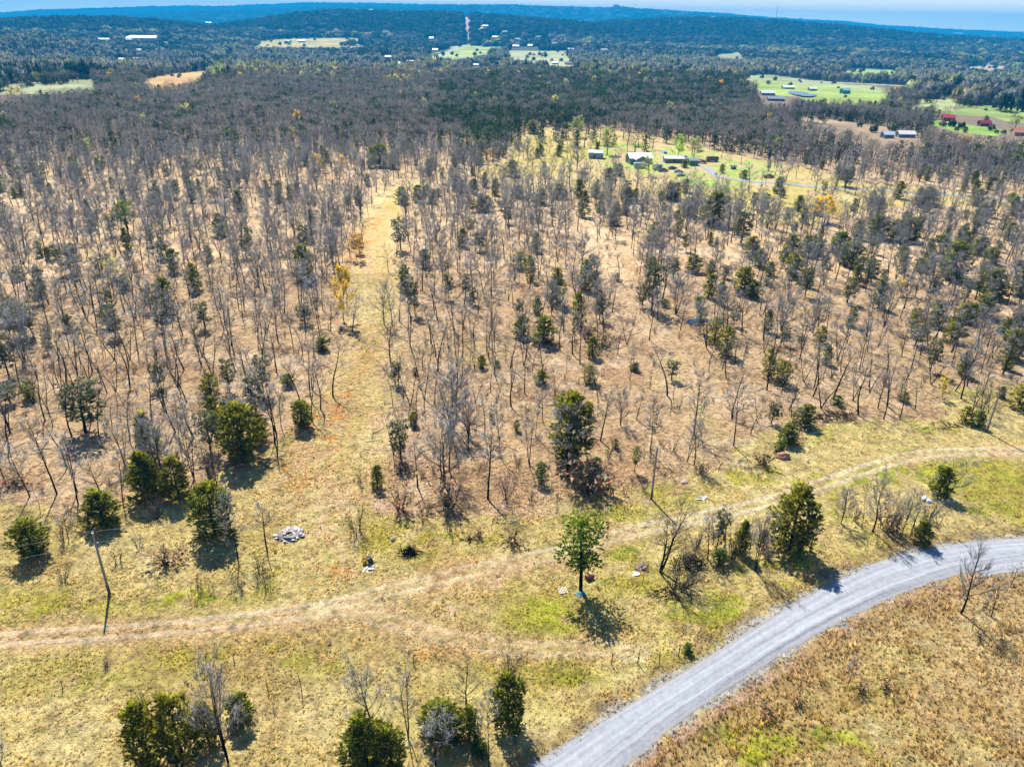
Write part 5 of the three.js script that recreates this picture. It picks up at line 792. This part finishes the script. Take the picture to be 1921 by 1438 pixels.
// fence posts near the road and the bottom
for (const [px, py, top, label] of [[566, 1296, 1264, 'dark steel fence post standing alone above the bottom cedars'], [503, 1296, 1278, 'short fence post left of the lone steel post'], [117, 1292, 1277, 'short fence post in the straw at the far left'], [1148, 1248, 1226, 'leftmost thin fence post beside the gravel road verge'], [1196, 1244, 1222, 'second thin fence post along the road verge'], [1237, 1243, 1221, 'third thin fence post along the road verge'], [1273, 1232, 1212, 'fourth thin fence post along the road verge'], [941, 1276, 1256, 'thin fence post in green grass left of the road'], [440, 1244, 1232, 'short dark stub post in the straw below the track'], [775, 1244, 1228, 'small post on the straw above the slim bare tree']]) {
  const [x, z] = W2(px, py), y = height(x, z); let lo = 0.3, hi = 3; for (let i = 0; i < 20; i++) { const m = (lo + hi) / 2; if (toPhoto(x, y + m, z)[1] > top) lo = m; else hi = m; }
  const t = thing('fence_post', x, z, px); tag(t, label, 'fence post', 'fence posts left of the road'); t.rotation.z = 0.05;
  part(t, 'stake', mergeGeometries([box(0.09, lo + 0.3, 0.025, 0, lo / 2 - 0.15, 0), box(0.025, lo + 0.3, 0.09, 0, lo / 2 - 0.15, 0.045)]), mSteel); part(t, 'anchor_plate', box(0.16, 0.14, 0.015, 0, 0.05, -0.022), mSteel);
}
// ------------------------------------------------------------------ rubbish, brush heaps and stones
function boardHeap(name, px, py, label, cat, n, rx, rz, hgt, colors, seed, long = 2.2, partName = 'board') {
  const [x, z] = W2(px, py), t = thing(name, x, z, 0.3), r = rng(seed); tag(t, label, cat);
  const mats = colors.map((c) => flat(c, 0.8)), geos = [0, 1, 2].map((i) => new THREE.BoxGeometry(long * (0.6 + 0.3 * i), 0.045, 0.14 + 0.16 * i));
  for (let k = 0; k < n; k++) { const a = r() * 6.28, f = Math.sqrt(r()), m = part(t, partName, geos[Math.floor(r() * 3)], mats[Math.floor(r() * mats.length)]); m.position.set(Math.cos(a) * f * rx, 0.08 + hgt * (1 - f) * (0.4 + 0.6 * r()) + k * 0.002, Math.sin(a) * f * rz); m.rotation.set((r() - 0.5) * 0.5, r() * 6.28, (r() - 0.5) * 0.6); }
  return t;
}
boardHeap('scrap_pile', 545, 1004, 'heap of whitish scrap boards and panels beside a thin bare tree', 'scrap pile', 90, 1.9, 1.55, 0.7, [[0.46, 0.44, 0.46], [0.34, 0.34, 0.36], [0.58, 0.55, 0.56], [0.17, 0.18, 0.19], [0.34, 0.24, 0.23], [0.25, 0.2, 0.16]], 801, 0.95);
boardHeap('scrap_pile', 1206, 1064, 'low heap of brown scrap wood left of the forked dead tree', 'scrap pile', 26, 0.9, 0.8, 0.3, [[0.2, 0.13, 0.09], [0.14, 0.1, 0.08], [0.3, 0.24, 0.2]], 802, 0.8);
boardHeap('loose_boards', 1194, 1076, 'two white boards lying below the brown scrap heap', 'boards', 3, 0.35, 0.3, 0.05, [[0.75, 0.74, 0.75]], 803, 0.8);
boardHeap('loose_boards', 690, 1069, 'pale boards lying below the black barrel', 'boards', 4, 1.0, 0.3, 0.05, [[0.6, 0.58, 0.52]], 804, 1.2);
boardHeap('loose_boards', 1316, 936, 'pale boards lying on the grass above the track', 'boards', 5, 0.9, 0.4, 0.05, [[0.62, 0.6, 0.55], [0.5, 0.48, 0.46]], 805, 1.0);
function brushHeap(px, py, label, n, rx, rz, hgt, color, seed) {
  const [x, z] = W2(px, py), t = thing('brush_pile', x, z, 0.2), r = rng(seed); tag(t, label, 'brush pile');
  const geos = [1, 2, 3, 4].map((i) => { const B = new MB(), q = rng(seed + i), L = 0.6 + i * 0.22; B.tube([[-L, 0, 0], [-L * 0.3, 0.1 * q(), 0.12 * q()], [L * 0.4, -0.08, -0.1], [L, 0.1, 0.1]], [0.06, 0.05, 0.035, 0.012], 5, color); B.tube([[L * 0.1, 0, 0], [L * 0.6, 0.35, 0.3]], [0.035, 0.01], 4, color); return B.geo(); });
  for (let k = 0; k < n; k++) { const a = r() * 6.28, f = Math.sqrt(r()), m = part(t, 'branch', geos[Math.floor(r() * 4)], mBark); m.position.set(Math.cos(a) * f * rx, 0.1 + hgt * (1 - f * f) * r(), Math.sin(a) * f * rz); m.rotation.set((r() - 0.5) * 0.7, r() * 6.28, (r() - 0.5) * 0.8); }
}
brushHeap(1292, 1060, 'dark tangled brush heap right of the forked dead tree', 60, 2.4, 1.7, 1.1, [0.09, 0.07, 0.06], 811);
brushHeap(1262, 1112, 'fallen dead limbs in front of the forked dead tree', 22, 3.0, 1.6, 0.5, [0.10, 0.09, 0.085], 812);
brushHeap(1568, 784, 'long pale brush pile at the edge of the right wood', 80, 5.0, 1.8, 1.2, [0.24, 0.20, 0.18], 813);
brushHeap(768, 1037, 'small charred black brush heap in the green grass', 34, 1.0, 0.7, 0.7, [0.035, 0.033, 0.035], 814);
brushHeap(395, 975, 'fallen branches at the foot of the round dark cedar', 20, 2.4, 1.0, 0.3, [0.16, 0.14, 0.13], 815);
brushHeap(1770, 800, 'fallen grey branches left of the right utility pole', 24, 4.0, 1.6, 0.4, [0.17, 0.15, 0.14], 816);
brushHeap(885, 1012, 'short log and sticks lying in the green grass', 8, 0.8, 0.3, 0.1, [0.2, 0.15, 0.11], 817);
function barrel(px, py, label, c, tilt, turn) {
  const [x, z] = W2(px, py), t = thing('barrel', x, z, turn); tag(t, label, 'barrel'); const m = flat(c, 0.55, 0.3), g = new THREE.Group();
  const prof = [[0, 0], [0.28, 0], [0.3, 0.02], [0.285, 0.06], [0.285, 0.28], [0.305, 0.3], [0.285, 0.32], [0.285, 0.56], [0.305, 0.58], [0.285, 0.6], [0.285, 0.84], [0.3, 0.88], [0.28, 0.89]].map(([a, b]) => new THREE.Vector2(a, b));
  for (const [n, ge, mm] of [['body', new THREE.LatheGeometry(prof, 20), m], ['lid', new THREE.CylinderGeometry(0.275, 0.275, 0.02, 20).translate(0, 0.865, 0), flat(c.map((v) => v * 0.6), 0.6)], ['rim', new THREE.TorusGeometry(0.285, 0.018, 6, 20).rotateX(Math.PI / 2).translate(0, 0.885, 0), m]]) { ge.translate(0, -0.45, 0); ge.rotateZ(tilt); ge.translate(0, Math.abs(Math.sin(tilt)) > 0.7 ? 0.29 : 0.45, 0); part(t, n, ge, mm); } void g;
  t.scale.setScalar(1.25);
}
barrel(1106, 1086, 'rusty red barrel lying right of the pine trunk', [0.17, 0.05, 0.035], 1.5, 0.5);
barrel(694, 1056, 'black barrel standing in grass beside a yellow bucket', [0.03, 0.03, 0.035], 0.35, 0.8);
{ const [x, z] = W2(684, 1056), t = thing('bucket', x, z, 0.2); tag(t, 'yellow bucket beside the black barrel', 'bucket'); const m = flat([0.6, 0.42, 0.03], 0.5);
  part(t, 'body', new THREE.LatheGeometry([[0, 0], [0.2, 0], [0.27, 0.5], [0.29, 0.5], [0.29, 0.54], [0.25, 0.54], [0.19, 0.04], [0, 0.04]].map(([a, b]) => new THREE.Vector2(a, b)), 18), m); part(t, 'handle', new THREE.TorusGeometry(0.27, 0.012, 6, 16, Math.PI).translate(0, 0.52, 0), mSteel); t.scale.setScalar(1.3); }
{ const [x, z] = W2(516, 1036), t = thing('jug', x, z, 0.4); tag(t, 'small yellow plastic jug in the straw below the scrap pile', 'jug'); const m = flat([0.7, 0.5, 0.04], 0.5); part(t, 'body', new THREE.LatheGeometry([[0, 0], [0.15, 0], [0.16, 0.05], [0.16, 0.28], [0.05, 0.38], [0.05, 0.42], [0, 0.42]].map(([a, b]) => new THREE.Vector2(a, b)), 14), m); part(t, 'handle', new THREE.TorusGeometry(0.08, 0.018, 6, 12).translate(0.12, 0.3, 0), m); t.scale.setScalar(1.3); }
{ const [x, z] = W2(1056, 1108), t = thing('pallet', x, z, 0.25); tag(t, 'pale wooden pallet flat on the grass left of the pine', 'pallet'); const m = flat([0.55, 0.5, 0.45]), s = new THREE.BoxGeometry(0.1, 0.02, 1.1), b = new THREE.BoxGeometry(1.2, 0.09, 0.08); for (let i = 0; i < 6; i++) part(t, 'slat', s, m).position.set(-0.52 + i * 0.208, 0.112, 0); for (let i = 0; i < 3; i++) part(t, 'beam', b, m).position.set(0, 0.055, -0.48 + i * 0.48); }
function tarp(px, py, label, c, w, d, seed, hgt = 0.25) {
  const [x, z] = W2(px, py), t = thing('tarp', x, z, 0.6); tag(t, label, 'tarp'); const g = new THREE.PlaneGeometry(w, d, 14, 12); g.rotateX(-Math.PI / 2); const p = g.attributes.position, r = rng(seed), o = r() * 50;
  for (let i = 0; i < p.count; i++) { const e = Math.max(Math.abs(p.getX(i)) / w, Math.abs(p.getZ(i)) / d) * 2; p.setY(i, 0.06 + hgt * sstep(1, 0.3, e) * (0.5 + nf(p.getX(i) + o, p.getZ(i), 0.7, seed % 7)) + 0.06 * nf(p.getX(i), p.getZ(i) + o, 0.35, 3)); } g.computeVertexNormals();
  part(t, 'sheet', g, new THREE.MeshStandardMaterial({ color: col(c), roughness: 0.5, side: THREE.DoubleSide })); part(t, 'rope', new THREE.TorusGeometry(0.12, 0.012, 5, 12).rotateX(Math.PI / 2).translate(w * 0.4, 0.08, d * 0.45), mInsul);
}
tarp(1089, 1114, 'crumpled blue green tarp at the foot of the pine', [0.04, 0.16, 0.2], 1.2, 1.0, 821);
tarp(1553, 421, 'bright blue tarp on the ground under the golden willow', [0.05, 0.25, 0.62], 4, 2.2, 822, 0.6);
function rock(px, py, label, c, w, h, d, seed, name = 'rock') {
  const [x, z] = W2(px, py), t = thing(name, x, z, seed); tag(t, label, name === 'rock' ? 'rock' : 'bag'); const g = new THREE.IcosahedronGeometry(1, 3), p = g.attributes.position;
  for (let i = 0; i < p.count; i++) { const v = new THREE.Vector3().fromBufferAttribute(p, i), k = 0.72 + 0.5 * nz(v.x + seed, v.z + v.y * 1.3, 1.3, seed % 5); v.multiplyScalar(k); v.y = Math.max(v.y, -0.35); p.setXYZ(i, v.x * w, v.y * h, v.z * d); } g.computeVertexNormals(); g.translate(0, h * 0.3, 0);
  const gg = g.toNonIndexed ? g : g; part(t, 'stone', gg, new THREE.MeshStandardMaterial({ color: col(c), roughness: 0.95, bumpMap: bumpTex, bumpScale: 0.05 }));
}
rock(1467, 858, 'reddish sandstone boulder below the lime green bush', [0.40, 0.22, 0.15], 1.25, 0.8, 0.9, 3);
rock(1440, 856, 'small brown rock left of the reddish boulder', [0.25, 0.16, 0.12], 0.5, 0.4, 0.5, 4);
rock(1735, 937, 'left of two pale stones under the roadside grove', [0.66, 0.7, 0.74], 0.5, 0.45, 0.5, 5);
rock(1742, 941, 'right of two pale stones under the roadside grove', [0.7, 0.74, 0.78], 0.45, 0.4, 0.45, 6);
rock(1284, 904, 'pinkish flat rock near the wood edge below the spreading tree', [0.5, 0.36, 0.3], 0.8, 0.3, 0.5, 7);
rock(737, 1013, 'grey stone in the grass above the black heap', [0.35, 0.35, 0.34], 0.35, 0.35, 0.35, 8);

// ------------------------------------------------------------------ the farmyard and the houses beyond
const mGlass = flat([0.03, 0.04, 0.05], 0.1), mTyre = flat([0.02, 0.02, 0.02], 0.9), mTrim = flat([0.7, 0.7, 0.7]);
function slab(pts, thick) { // a roof plane through four corners, with thickness
  const v = pts.map((q) => new THREE.Vector3(...q)), n = v[1].clone().sub(v[0]).cross(v[3].clone().sub(v[0])).normalize(); if (n.y < 0) n.negate();
  const u = v.map((q) => q.clone().addScaledVector(n, thick)), P = [...u, ...v].flatMap((q) => [q.x, q.y, q.z]), g = new THREE.BufferGeometry(); g.setAttribute('position', new THREE.Float32BufferAttribute(P, 3)); g.setIndex([0, 1, 2, 0, 2, 3, 4, 6, 5, 4, 7, 6, 0, 4, 5, 0, 5, 1, 1, 5, 6, 1, 6, 2, 2, 6, 7, 2, 7, 3, 3, 7, 4, 3, 4, 0]); const f = g.toNonIndexed(); f.computeVertexNormals(); f.deleteAttribute('uv'); return f;
}
function gable(w, d, h, rise, wallMat) { // walls with gable ends on the x sides
  const s = new THREE.Shape([[-d / 2, -0.6], [d / 2, -0.6], [d / 2, h], [0, h + rise], [-d / 2, h]].map(([a, b]) => new THREE.Vector2(a, b))), g = new THREE.ExtrudeGeometry(s, { depth: w, bevelEnabled: false }); g.translate(0, 0, -w / 2); g.rotateY(Math.PI / 2); void wallMat; return g;
}
function house(name, px, py, w, d, h, rise, wallC, roofC, turn, label, o = {}) {
  const g0 = onGround(px, py), t = thing(name, g0[0], g0[1], turn); tag(t, label, o.cat || name.replace(/_/g, ' '), o.group);
  const mw = flat(wallC, 0.85), mr = flat(roofC, 0.45);
  part(t, 'wall', gable(w, d, h, rise), mw);
  const e = 0.4, ov = o.eave ?? 0.5, k = rise / (d / 2), roof = mergeGeometries([slab([[-w / 2 - ov, h - k * e + 0.05, d / 2 + e], [w / 2 + ov, h - k * e + 0.05, d / 2 + e], [w / 2 + ov, h + rise + 0.05, 0], [-w / 2 - ov, h + rise + 0.05, 0]], 0.12), slab([[-w / 2 - ov, h + rise + 0.05, 0], [w / 2 + ov, h + rise + 0.05, 0], [w / 2 + ov, h - k * e + 0.05, -d / 2 - e], [-w / 2 - ov, h - k * e + 0.05, -d / 2 - e]], 0.12)]);
  const rf = part(t, 'roof', roof, mr);
  const nW = o.windows ?? Math.max(1, Math.round(w / 4));
  for (let i = 0; i < nW; i++) { const x = -w / 2 + (i + 0.5) * w / nW + (o.door && i === 0 ? 0.5 : 0), win = part(t, 'window', box(1.1, 1.1, 0.08, x, h * 0.56, d / 2 + 0.03), mTrim); part(win, 'pane', box(0.9, 0.9, 0.05, x, h * 0.56, d / 2 + 0.07), mGlass); }
  if (o.door !== false) part(t, 'door', box(0.95, 2.05, 0.07, o.doorX ?? -w * 0.08, 1.02, d / 2 + 0.035), flat(o.doorC || [0.2, 0.12, 0.08]));
  if (o.chimney) part(rf, 'chimney', box(0.7, 1.6, 0.7, w * 0.2, h + rise * 0.8 + 0.5, -0.6), flat([0.3, 0.18, 0.14]));
  if (o.wing) { const [wx, ww, wd, wr] = o.wing; const gw = gable(wd, ww, h * 0.94, wr); gw.rotateY(-Math.PI / 2); gw.translate(wx, 0, d / 2 + wd / 2 - 0.6); part(t, 'wing_wall', gw, mw); const kk = wr / (ww / 2), hh = h * 0.94, z0 = d / 2 + wd - 0.1, z1 = 0.6; part(t, 'wing_roof', mergeGeometries([slab([[wx - ww / 2 - 0.4, hh - kk * 0.4 + 0.06, z0], [wx, hh + wr + 0.06, z0], [wx, hh + wr + 0.06, z1], [wx - ww / 2 - 0.4, hh - kk * 0.4 + 0.06, z1]], 0.12), slab([[wx, hh + wr + 0.06, z0], [wx + ww / 2 + 0.4, hh - kk * 0.4 + 0.06, z0], [wx + ww / 2 + 0.4, hh - kk * 0.4 + 0.06, z1], [wx, hh + wr + 0.06, z1]], 0.12)]), mr); const w2 = part(t, 'window', box(1.6, 1.1, 0.08, wx, h * 0.5, d / 2 + wd - 0.57), mTrim); part(w2, 'pane', box(1.4, 0.9, 0.05, wx, h * 0.5, d / 2 + wd - 0.53), mGlass); }
  if (o.porch) { part(t, 'porch_roof', slab([[-w / 2, h * 0.8, d / 2 + 2.4], [w / 2, h * 0.8, d / 2 + 2.4], [w / 2, h * 0.95, d / 2 + 0.4], [-w / 2, h * 0.95, d / 2 + 0.4]], 0.1), mr); for (const q of [-1, -0.33, 0.33, 1]) part(t, 'porch_post', box(0.14, h * 0.8 + 0.3, 0.14, q * (w / 2 - 0.2), h * 0.4 - 0.15, d / 2 + 2.2), mTrim); }
  return t;
}
house('farmhouse', 1198, 305, 12.5, 8.5, 3.1, 2.1, look(150, 170, 170), [0.86, 0.86, 0.86], 0.18, 'white metal roofed farmhouse in the bright green yard', { wing: [-0.6, 6.5, 3.4, 1.7], porch: false, cat: 'house', chimney: false });
house('shed', 1118, 296, 7.6, 5, 3.2, 1.1, look(170, 200, 225), look(185, 210, 235), -0.25, 'pale blue shed behind trees left of the farmhouse', { windows: 1 });
house('mobile_home', 1266, 304, 12, 5, 2.3, 1.0, look(160, 160, 165), [0.65, 0.65, 0.67], 0.05, 'long grey mobile home right of the farmhouse', { windows: 4, cat: 'mobile home' });
house('shed', 1299, 309, 4.6, 4, 2.6, 0.9, look(130, 160, 160), look(150, 180, 180), 0.15, 'small grey green shed beside the pale driveway', { windows: 1 });
house('barn', 1778, 226, 9, 7, 2.6, 2.2, look(150, 70, 70), look(215, 60, 75), -0.2, 'red roofed barn at the edge of the far green field', { windows: 2 });
house('cottage', 1846, 236, 8, 6, 2.4, 1.8, look(120, 70, 65), look(170, 50, 60), -0.1, 'dark red house between trees in the far right field', { windows: 3, cat: 'house' });
house('cottage', 1914, 254, 11, 8, 2.6, 2.4, look(210, 180, 160), look(225, 150, 115), -0.15, 'orange roofed house at the right edge', { windows: 3, cat: 'house' });
house('long_shed', 1664, 258, 7, 5.5, 2.4, 1.8, look(150, 160, 175), [0.5, 0.56, 0.66], 0.1, 'blue grey roofed shed in the right wood', { windows: 2, cat: 'shed' });
house('long_shed', 1698, 257, 11, 6, 2.4, 1.9, look(150, 155, 165), [0.72, 0.74, 0.76], 0.0, 'long pale grey roofed building in the right wood', { windows: 4, cat: 'building' });
house('mobile_home', 1478, 167, 14, 7, 2.4, 1.8, look(210, 215, 215), [0.75, 0.82, 0.85], 0.1, 'white mobile home above the blue pond', { windows: 3, cat: 'mobile home' });
house('shed', 1524, 170, 9, 6, 2.4, 1.8, look(170, 190, 205), [0.75, 0.78, 0.82], 0.1, 'small white shed right of the pond mobile home', { windows: 1 });
house('shed', 1585, 175, 9, 7, 3.4, 2.0, look(90, 170, 180), look(150, 210, 220), 0.2, 'teal shed at the edge of the green field', { windows: 1 });
house('long_shed', 1440, 178, 15, 6, 2.4, 2, look(190, 200, 205), [0.72, 0.8, 0.84], 0, 'long white building among trees left of the pond', { windows: 5, cat: 'building' });
house('long_shed', 1455, 189, 17, 6, 2.4, 2, look(130, 140, 150), [0.3, 0.34, 0.38], -0.05, 'long dark grey roofed building below the pond', { windows: 5, cat: 'building' });
house('cottage', 1855, 298, 9, 7, 2.8, 1.2, look(150, 150, 145), look(165, 165, 160), 0.1, 'grey roofed hut near the right edge wood', { windows: 1, cat: 'hut' });
const villageLooks = [[[205, 205, 205], [150, 165, 190]], [[190, 190, 195], [225, 225, 230]], [[200, 180, 165], [165, 130, 120]], [[180, 185, 190], [120, 135, 155]]];
const village = [[747, 121, 'white roofed house at the left end of the village'], [728, 109, 'grey house in trees left of the village road'], [770, 118, 'low white house with yellow bushes beside it'], [817, 96, 'dark roofed house left of the village road curve'], [868, 113, 'pink brick house below the village meadow'], [893, 124, 'brown roofed house at the wood edge below the meadow'], [929, 72, 'large blue roofed house on top of the village'], [930, 119, 'white roofed house with a blue porch below the meadow'], [971, 76, 'tall pale house above the village slope'], [968, 89, 'grey house in the middle of the village slope'], [995, 88, 'wide pale house in the middle of the village'], [1010, 72, 'long pale house row at the village top'], [998, 120, 'white house among lime trees at the wood edge'], [1042, 120, 'long grey white house at the right wood edge'], [1066, 121, 'low blue grey house right of the long white one'], [1040, 84, 'pale house at the right side of the village'], [1071, 95, 'small blue roofed house right of the village'], [1133, 96, 'lone pale house in the wood right of the village'], [947, 62, 'pale house below the power line cut'], [911, 51, 'white house at the foot of the bare hill strip'], [810, 74, 'low white building left of the village road'], [230, 114, 'long white roofed building in the left valley'], [258, 113, 'pink walled house right of the long valley building'], [540, 80, 'dark roofed house at the edge of the tan field'], [566, 79, 'small dark roofed house on the tan field'], [262, 97, 'white house among trees in the left valley']];
village.forEach(([px, py, label], i) => { const [a, b] = villageLooks[i % 4], g = onGround(px, py), k = clamp(g[2] / 1500, 0.8, 2); house('village_house', px, py, (9 + (i * 7) % 5) * k, 8 * k, 2.4 * k, 2.4 * k, look(...a), look(...b), ((i * 37) % 10 - 5) * 0.06, label, { cat: 'house', group: 'houses in the distant village', windows: 3 }); });
for (const [px, py, wpx, label] of [[268, 76, 44, 'long white warehouse roof below the left ridge'], [195, 77, 18, 'white warehouse left of the long one'], [240, 77, 12, 'small white warehouse beside the long warehouse'], [392, 44, 14, 'white building in the gap between the blue ridges'], [1338, 32, 7, 'white building on the far right ridge crest'], [1796, 64, 14, 'white building far off near the right skyline'], [696, 19, 7, 'white building on the far blue plain']]) { const w = wpx * onGround(px, py)[2] / FPX; house('warehouse', px, py, w, w * 0.35, w * 0.06 + 3, w * 0.05 + 2, look(220, 225, 230), [0.85, 0.86, 0.88], 0.1, label, { windows: 3, eave: 1 }); }

// vehicles: a body drawn from the side, windows, wheels and lamps
function vehicle(name, px, py, L, Wd, prof, glass, c, turn, label, cat) {
  const g0 = onGround(px, py), t = thing(name, g0[0], g0[1], turn); tag(t, label, cat);
  const s = new THREE.Shape(prof.map(([a, b]) => new THREE.Vector2(a * L, b))), g = new THREE.ExtrudeGeometry(s, { depth: Wd - 0.16, bevelEnabled: true, bevelSize: 0.07, bevelThickness: 0.08, bevelSegments: 2 }); g.translate(-L / 2, 0, -Wd / 2 + 0.08);
  part(t, 'body', g, new THREE.MeshPhysicalMaterial({ color: col(c), roughness: 0.4, clearcoat: 0.7 }));
  for (const q of glass) { const sh = new THREE.Shape(q.map(([a, b]) => new THREE.Vector2(a * L - L / 2, b))), e = new THREE.ExtrudeGeometry(sh, { depth: Wd + 0.03, bevelEnabled: false }); e.translate(0, 0, -Wd / 2 - 0.015); part(t, 'window', e, mGlass); }
  for (const a of [0.19, 0.81]) for (const b of [-1, 1]) { const wh = part(t, 'wheel', new THREE.CylinderGeometry(0.36, 0.36, 0.22, 16).rotateX(Math.PI / 2).translate(a * L - L / 2, 0.36, b * (Wd / 2 - 0.08)), mTyre); part(wh, 'rim', new THREE.CylinderGeometry(0.2, 0.2, 0.04, 12).rotateX(Math.PI / 2).translate(a * L - L / 2, 0.36, b * (Wd / 2 + 0.04)), mTrim); }
  for (const b of [-1, 1]) part(t, 'headlight', box(0.06, 0.16, 0.3, L / 2 + 0.06, 0.75, b * (Wd / 2 - 0.3)), mTrim);
}
const CAR = [[0, 0.35], [0, 0.9], [0.14, 0.98], [0.26, 1.42], [0.6, 1.45], [0.75, 0.98], [0.98, 0.85], [1, 0.35]], CARG = [[[0.2, 0.98], [0.29, 1.36], [0.43, 1.38], [0.43, 0.98]], [[0.45, 0.98], [0.45, 1.38], [0.58, 1.37], [0.7, 0.98]]];
const PICK = [[0, 0.5], [0, 1.1], [0.42, 1.1], [0.42, 1.75], [0.64, 1.78], [0.74, 1.18], [0.98, 1.1], [1, 0.5]], PICKG = [[[0.45, 1.18], [0.45, 1.68], [0.54, 1.69], [0.54, 1.18]], [[0.56, 1.18], [0.56, 1.69], [0.62, 1.69], [0.7, 1.18]]];
const CAMP = [[0, 0.5], [0, 2.6], [0.06, 2.75], [0.94, 2.75], [1, 2.3], [1, 0.5]], CAMPG = [[[0.12, 1.5], [0.12, 2.1], [0.3, 2.1], [0.3, 1.5]], [[0.62, 1.5], [0.62, 2.1], [0.86, 2.1], [0.86, 1.5]]];
vehicle('camper', 1200, 315, 6.2, 2.3, CAMP, CAMPG, look(205, 225, 230), 0.1, 'white camper trailer parked in front of the farmhouse', 'camper');
vehicle('camper', 1233, 318, 4.6, 2.2, CAMP, CAMPG, look(190, 215, 220), 0.15, 'smaller white camper left of the dark pickup', 'camper');
vehicle('pickup', 1244, 322, 5.4, 2, PICK, PICKG, [0.02, 0.025, 0.04], 0.4, 'dark pickup truck beside the small camper', 'pickup truck');
vehicle('car', 1262, 317, 4.5, 1.8, CAR, CARG, [0.03, 0.035, 0.04], 0.1, 'dark car parked behind the dark pickup', 'car');
vehicle('car', 1273, 323, 4.7, 1.8, CAR, CARG, look(215, 230, 220), -0.1, 'pale car in the row on the farmyard gravel', 'car');
vehicle('car', 1277, 330, 4.3, 1.8, CAR, CARG, look(230, 232, 232), 0.2, 'white car nearest to the wood in the farmyard', 'car');
vehicle('pickup', 1317, 306, 5.2, 2, PICK, PICKG, look(170, 70, 70), 0.0, 'red pickup truck beside the driveway', 'pickup truck');
vehicle('camper', 1336, 303, 6.4, 2.3, CAMP, CAMPG, [0.03, 0.035, 0.035], 0.05, 'black enclosed trailer at the right end of the farmyard', 'trailer');
vehicle('pickup', 1442, 333, 5.2, 2, PICK, PICKG, look(140, 120, 115), 0.1, 'brown pickup truck on the driveway side', 'pickup truck');
house('well_house', 1376, 317, 2.2, 2, 1.5, 0.5, look(140, 160, 160), look(165, 185, 185), 0.2, 'tiny grey hut on the lawn right of the driveway', { windows: 1, cat: 'hut' });
tarp(1247, 288, 'blue tarp covered heap behind the farmhouse', [0.03, 0.22, 0.45], 3.6, 2.2, 823, 1.2);
brushHeap(1196, 276, 'brown brush heap on the red dirt behind the farmhouse', 20, 1.2, 0.8, 0.8, [0.13, 0.06, 0.04], 831);
brushHeap(1216, 285, 'second brown brush heap right behind the farmhouse', 20, 1.4, 0.9, 0.9, [0.13, 0.06, 0.04], 832);
brushHeap(1101, 317, 'pale log heap on the grass left of the farmhouse', 20, 2, 0.9, 0.6, [0.42, 0.38, 0.36], 833);

// the lattice mast on the far ridge
{ const g0 = onGround(1455, 43), t = thing('radio_mast', g0[0], g0[1], 0.2); tag(t, 'tall thin lattice radio mast on the far right ridge', 'mast'); let lo = 20, hi = 260; const y = height(g0[0], g0[1]); for (let i = 0; i < 30; i++) { const m = (lo + hi) / 2; if (toPhoto(g0[0], y + m, g0[1])[1] > 9) lo = m; else hi = m; }
  const H = lo, m = flat([0.12, 0.10, 0.11], 0.7), w = 1.6, legs = [0, 1, 2].map((k) => [Math.cos(k * 2.094) * w, Math.sin(k * 2.094) * w]), tb = (a, b, r) => { const M = new MB(); M.tube([a, b], [r, r], 4, [1, 1, 1]); const g = M.geo(); g.deleteAttribute('color'); return g; };
  for (const [a, b] of legs) part(t, 'leg', tb([a, -5, b], [a, H, b], 0.8), m);
  const br = []; for (let h = 0; h < H - 5; h += 5) for (let k = 0; k < 3; k++) { const a = legs[k], b = legs[(k + 1) % 3]; br.push(tb([a[0], h, a[1]], [b[0], h + 5, b[1]], 0.22)); } part(t, 'brace', mergeGeometries(br), m);
  for (let k = 0; k < 3; k++) part(t, 'guy_wire', tb([0, H * 0.9, 0], [Math.cos(k * 2.094 + 0.5) * H * 0.4, -8, Math.sin(k * 2.094 + 0.5) * H * 0.4], 0.05), m); part(t, 'antenna', tb([0, H, 0], [0, H + 6, 0], 0.3), m); }
{ // the far town as a sprinkle of pale roofs
  const town = stuffGroup('distant_town', 'pale specks of a far town on the blue plain'), list = [], r = rng(840), g = new THREE.BoxGeometry(1, 1, 1);
  for (let k = 0; k < 260; k++) { const c = k < 170, px = c ? 880 + r() * 420 : r() < 0.4 ? 380 + r() * 260 : 1320 + r() * 560, py = c ? 14 + r() * 34 : px < 700 ? 22 + r() * 20 : 40 + r() * 50 + (px - 1320) * 0.03, q = onGround(px, py); if (q[2] > 11000 || q[2] < 2000) continue; const s = q[2] / 6000 * (10 + r() * 22), v = 0.4 + r() * 0.45; list.push([q[0], height(q[0], q[1]) + s * 0.5, q[1], s * (1 + r()), s * 1.0, s, r() * 3, [v, v, v * 1.03]]); }
  mass(town, 'roofs', g, new THREE.MeshStandardMaterial({ roughness: 0.7 }), list);
}
renderer.render(scene, camera);
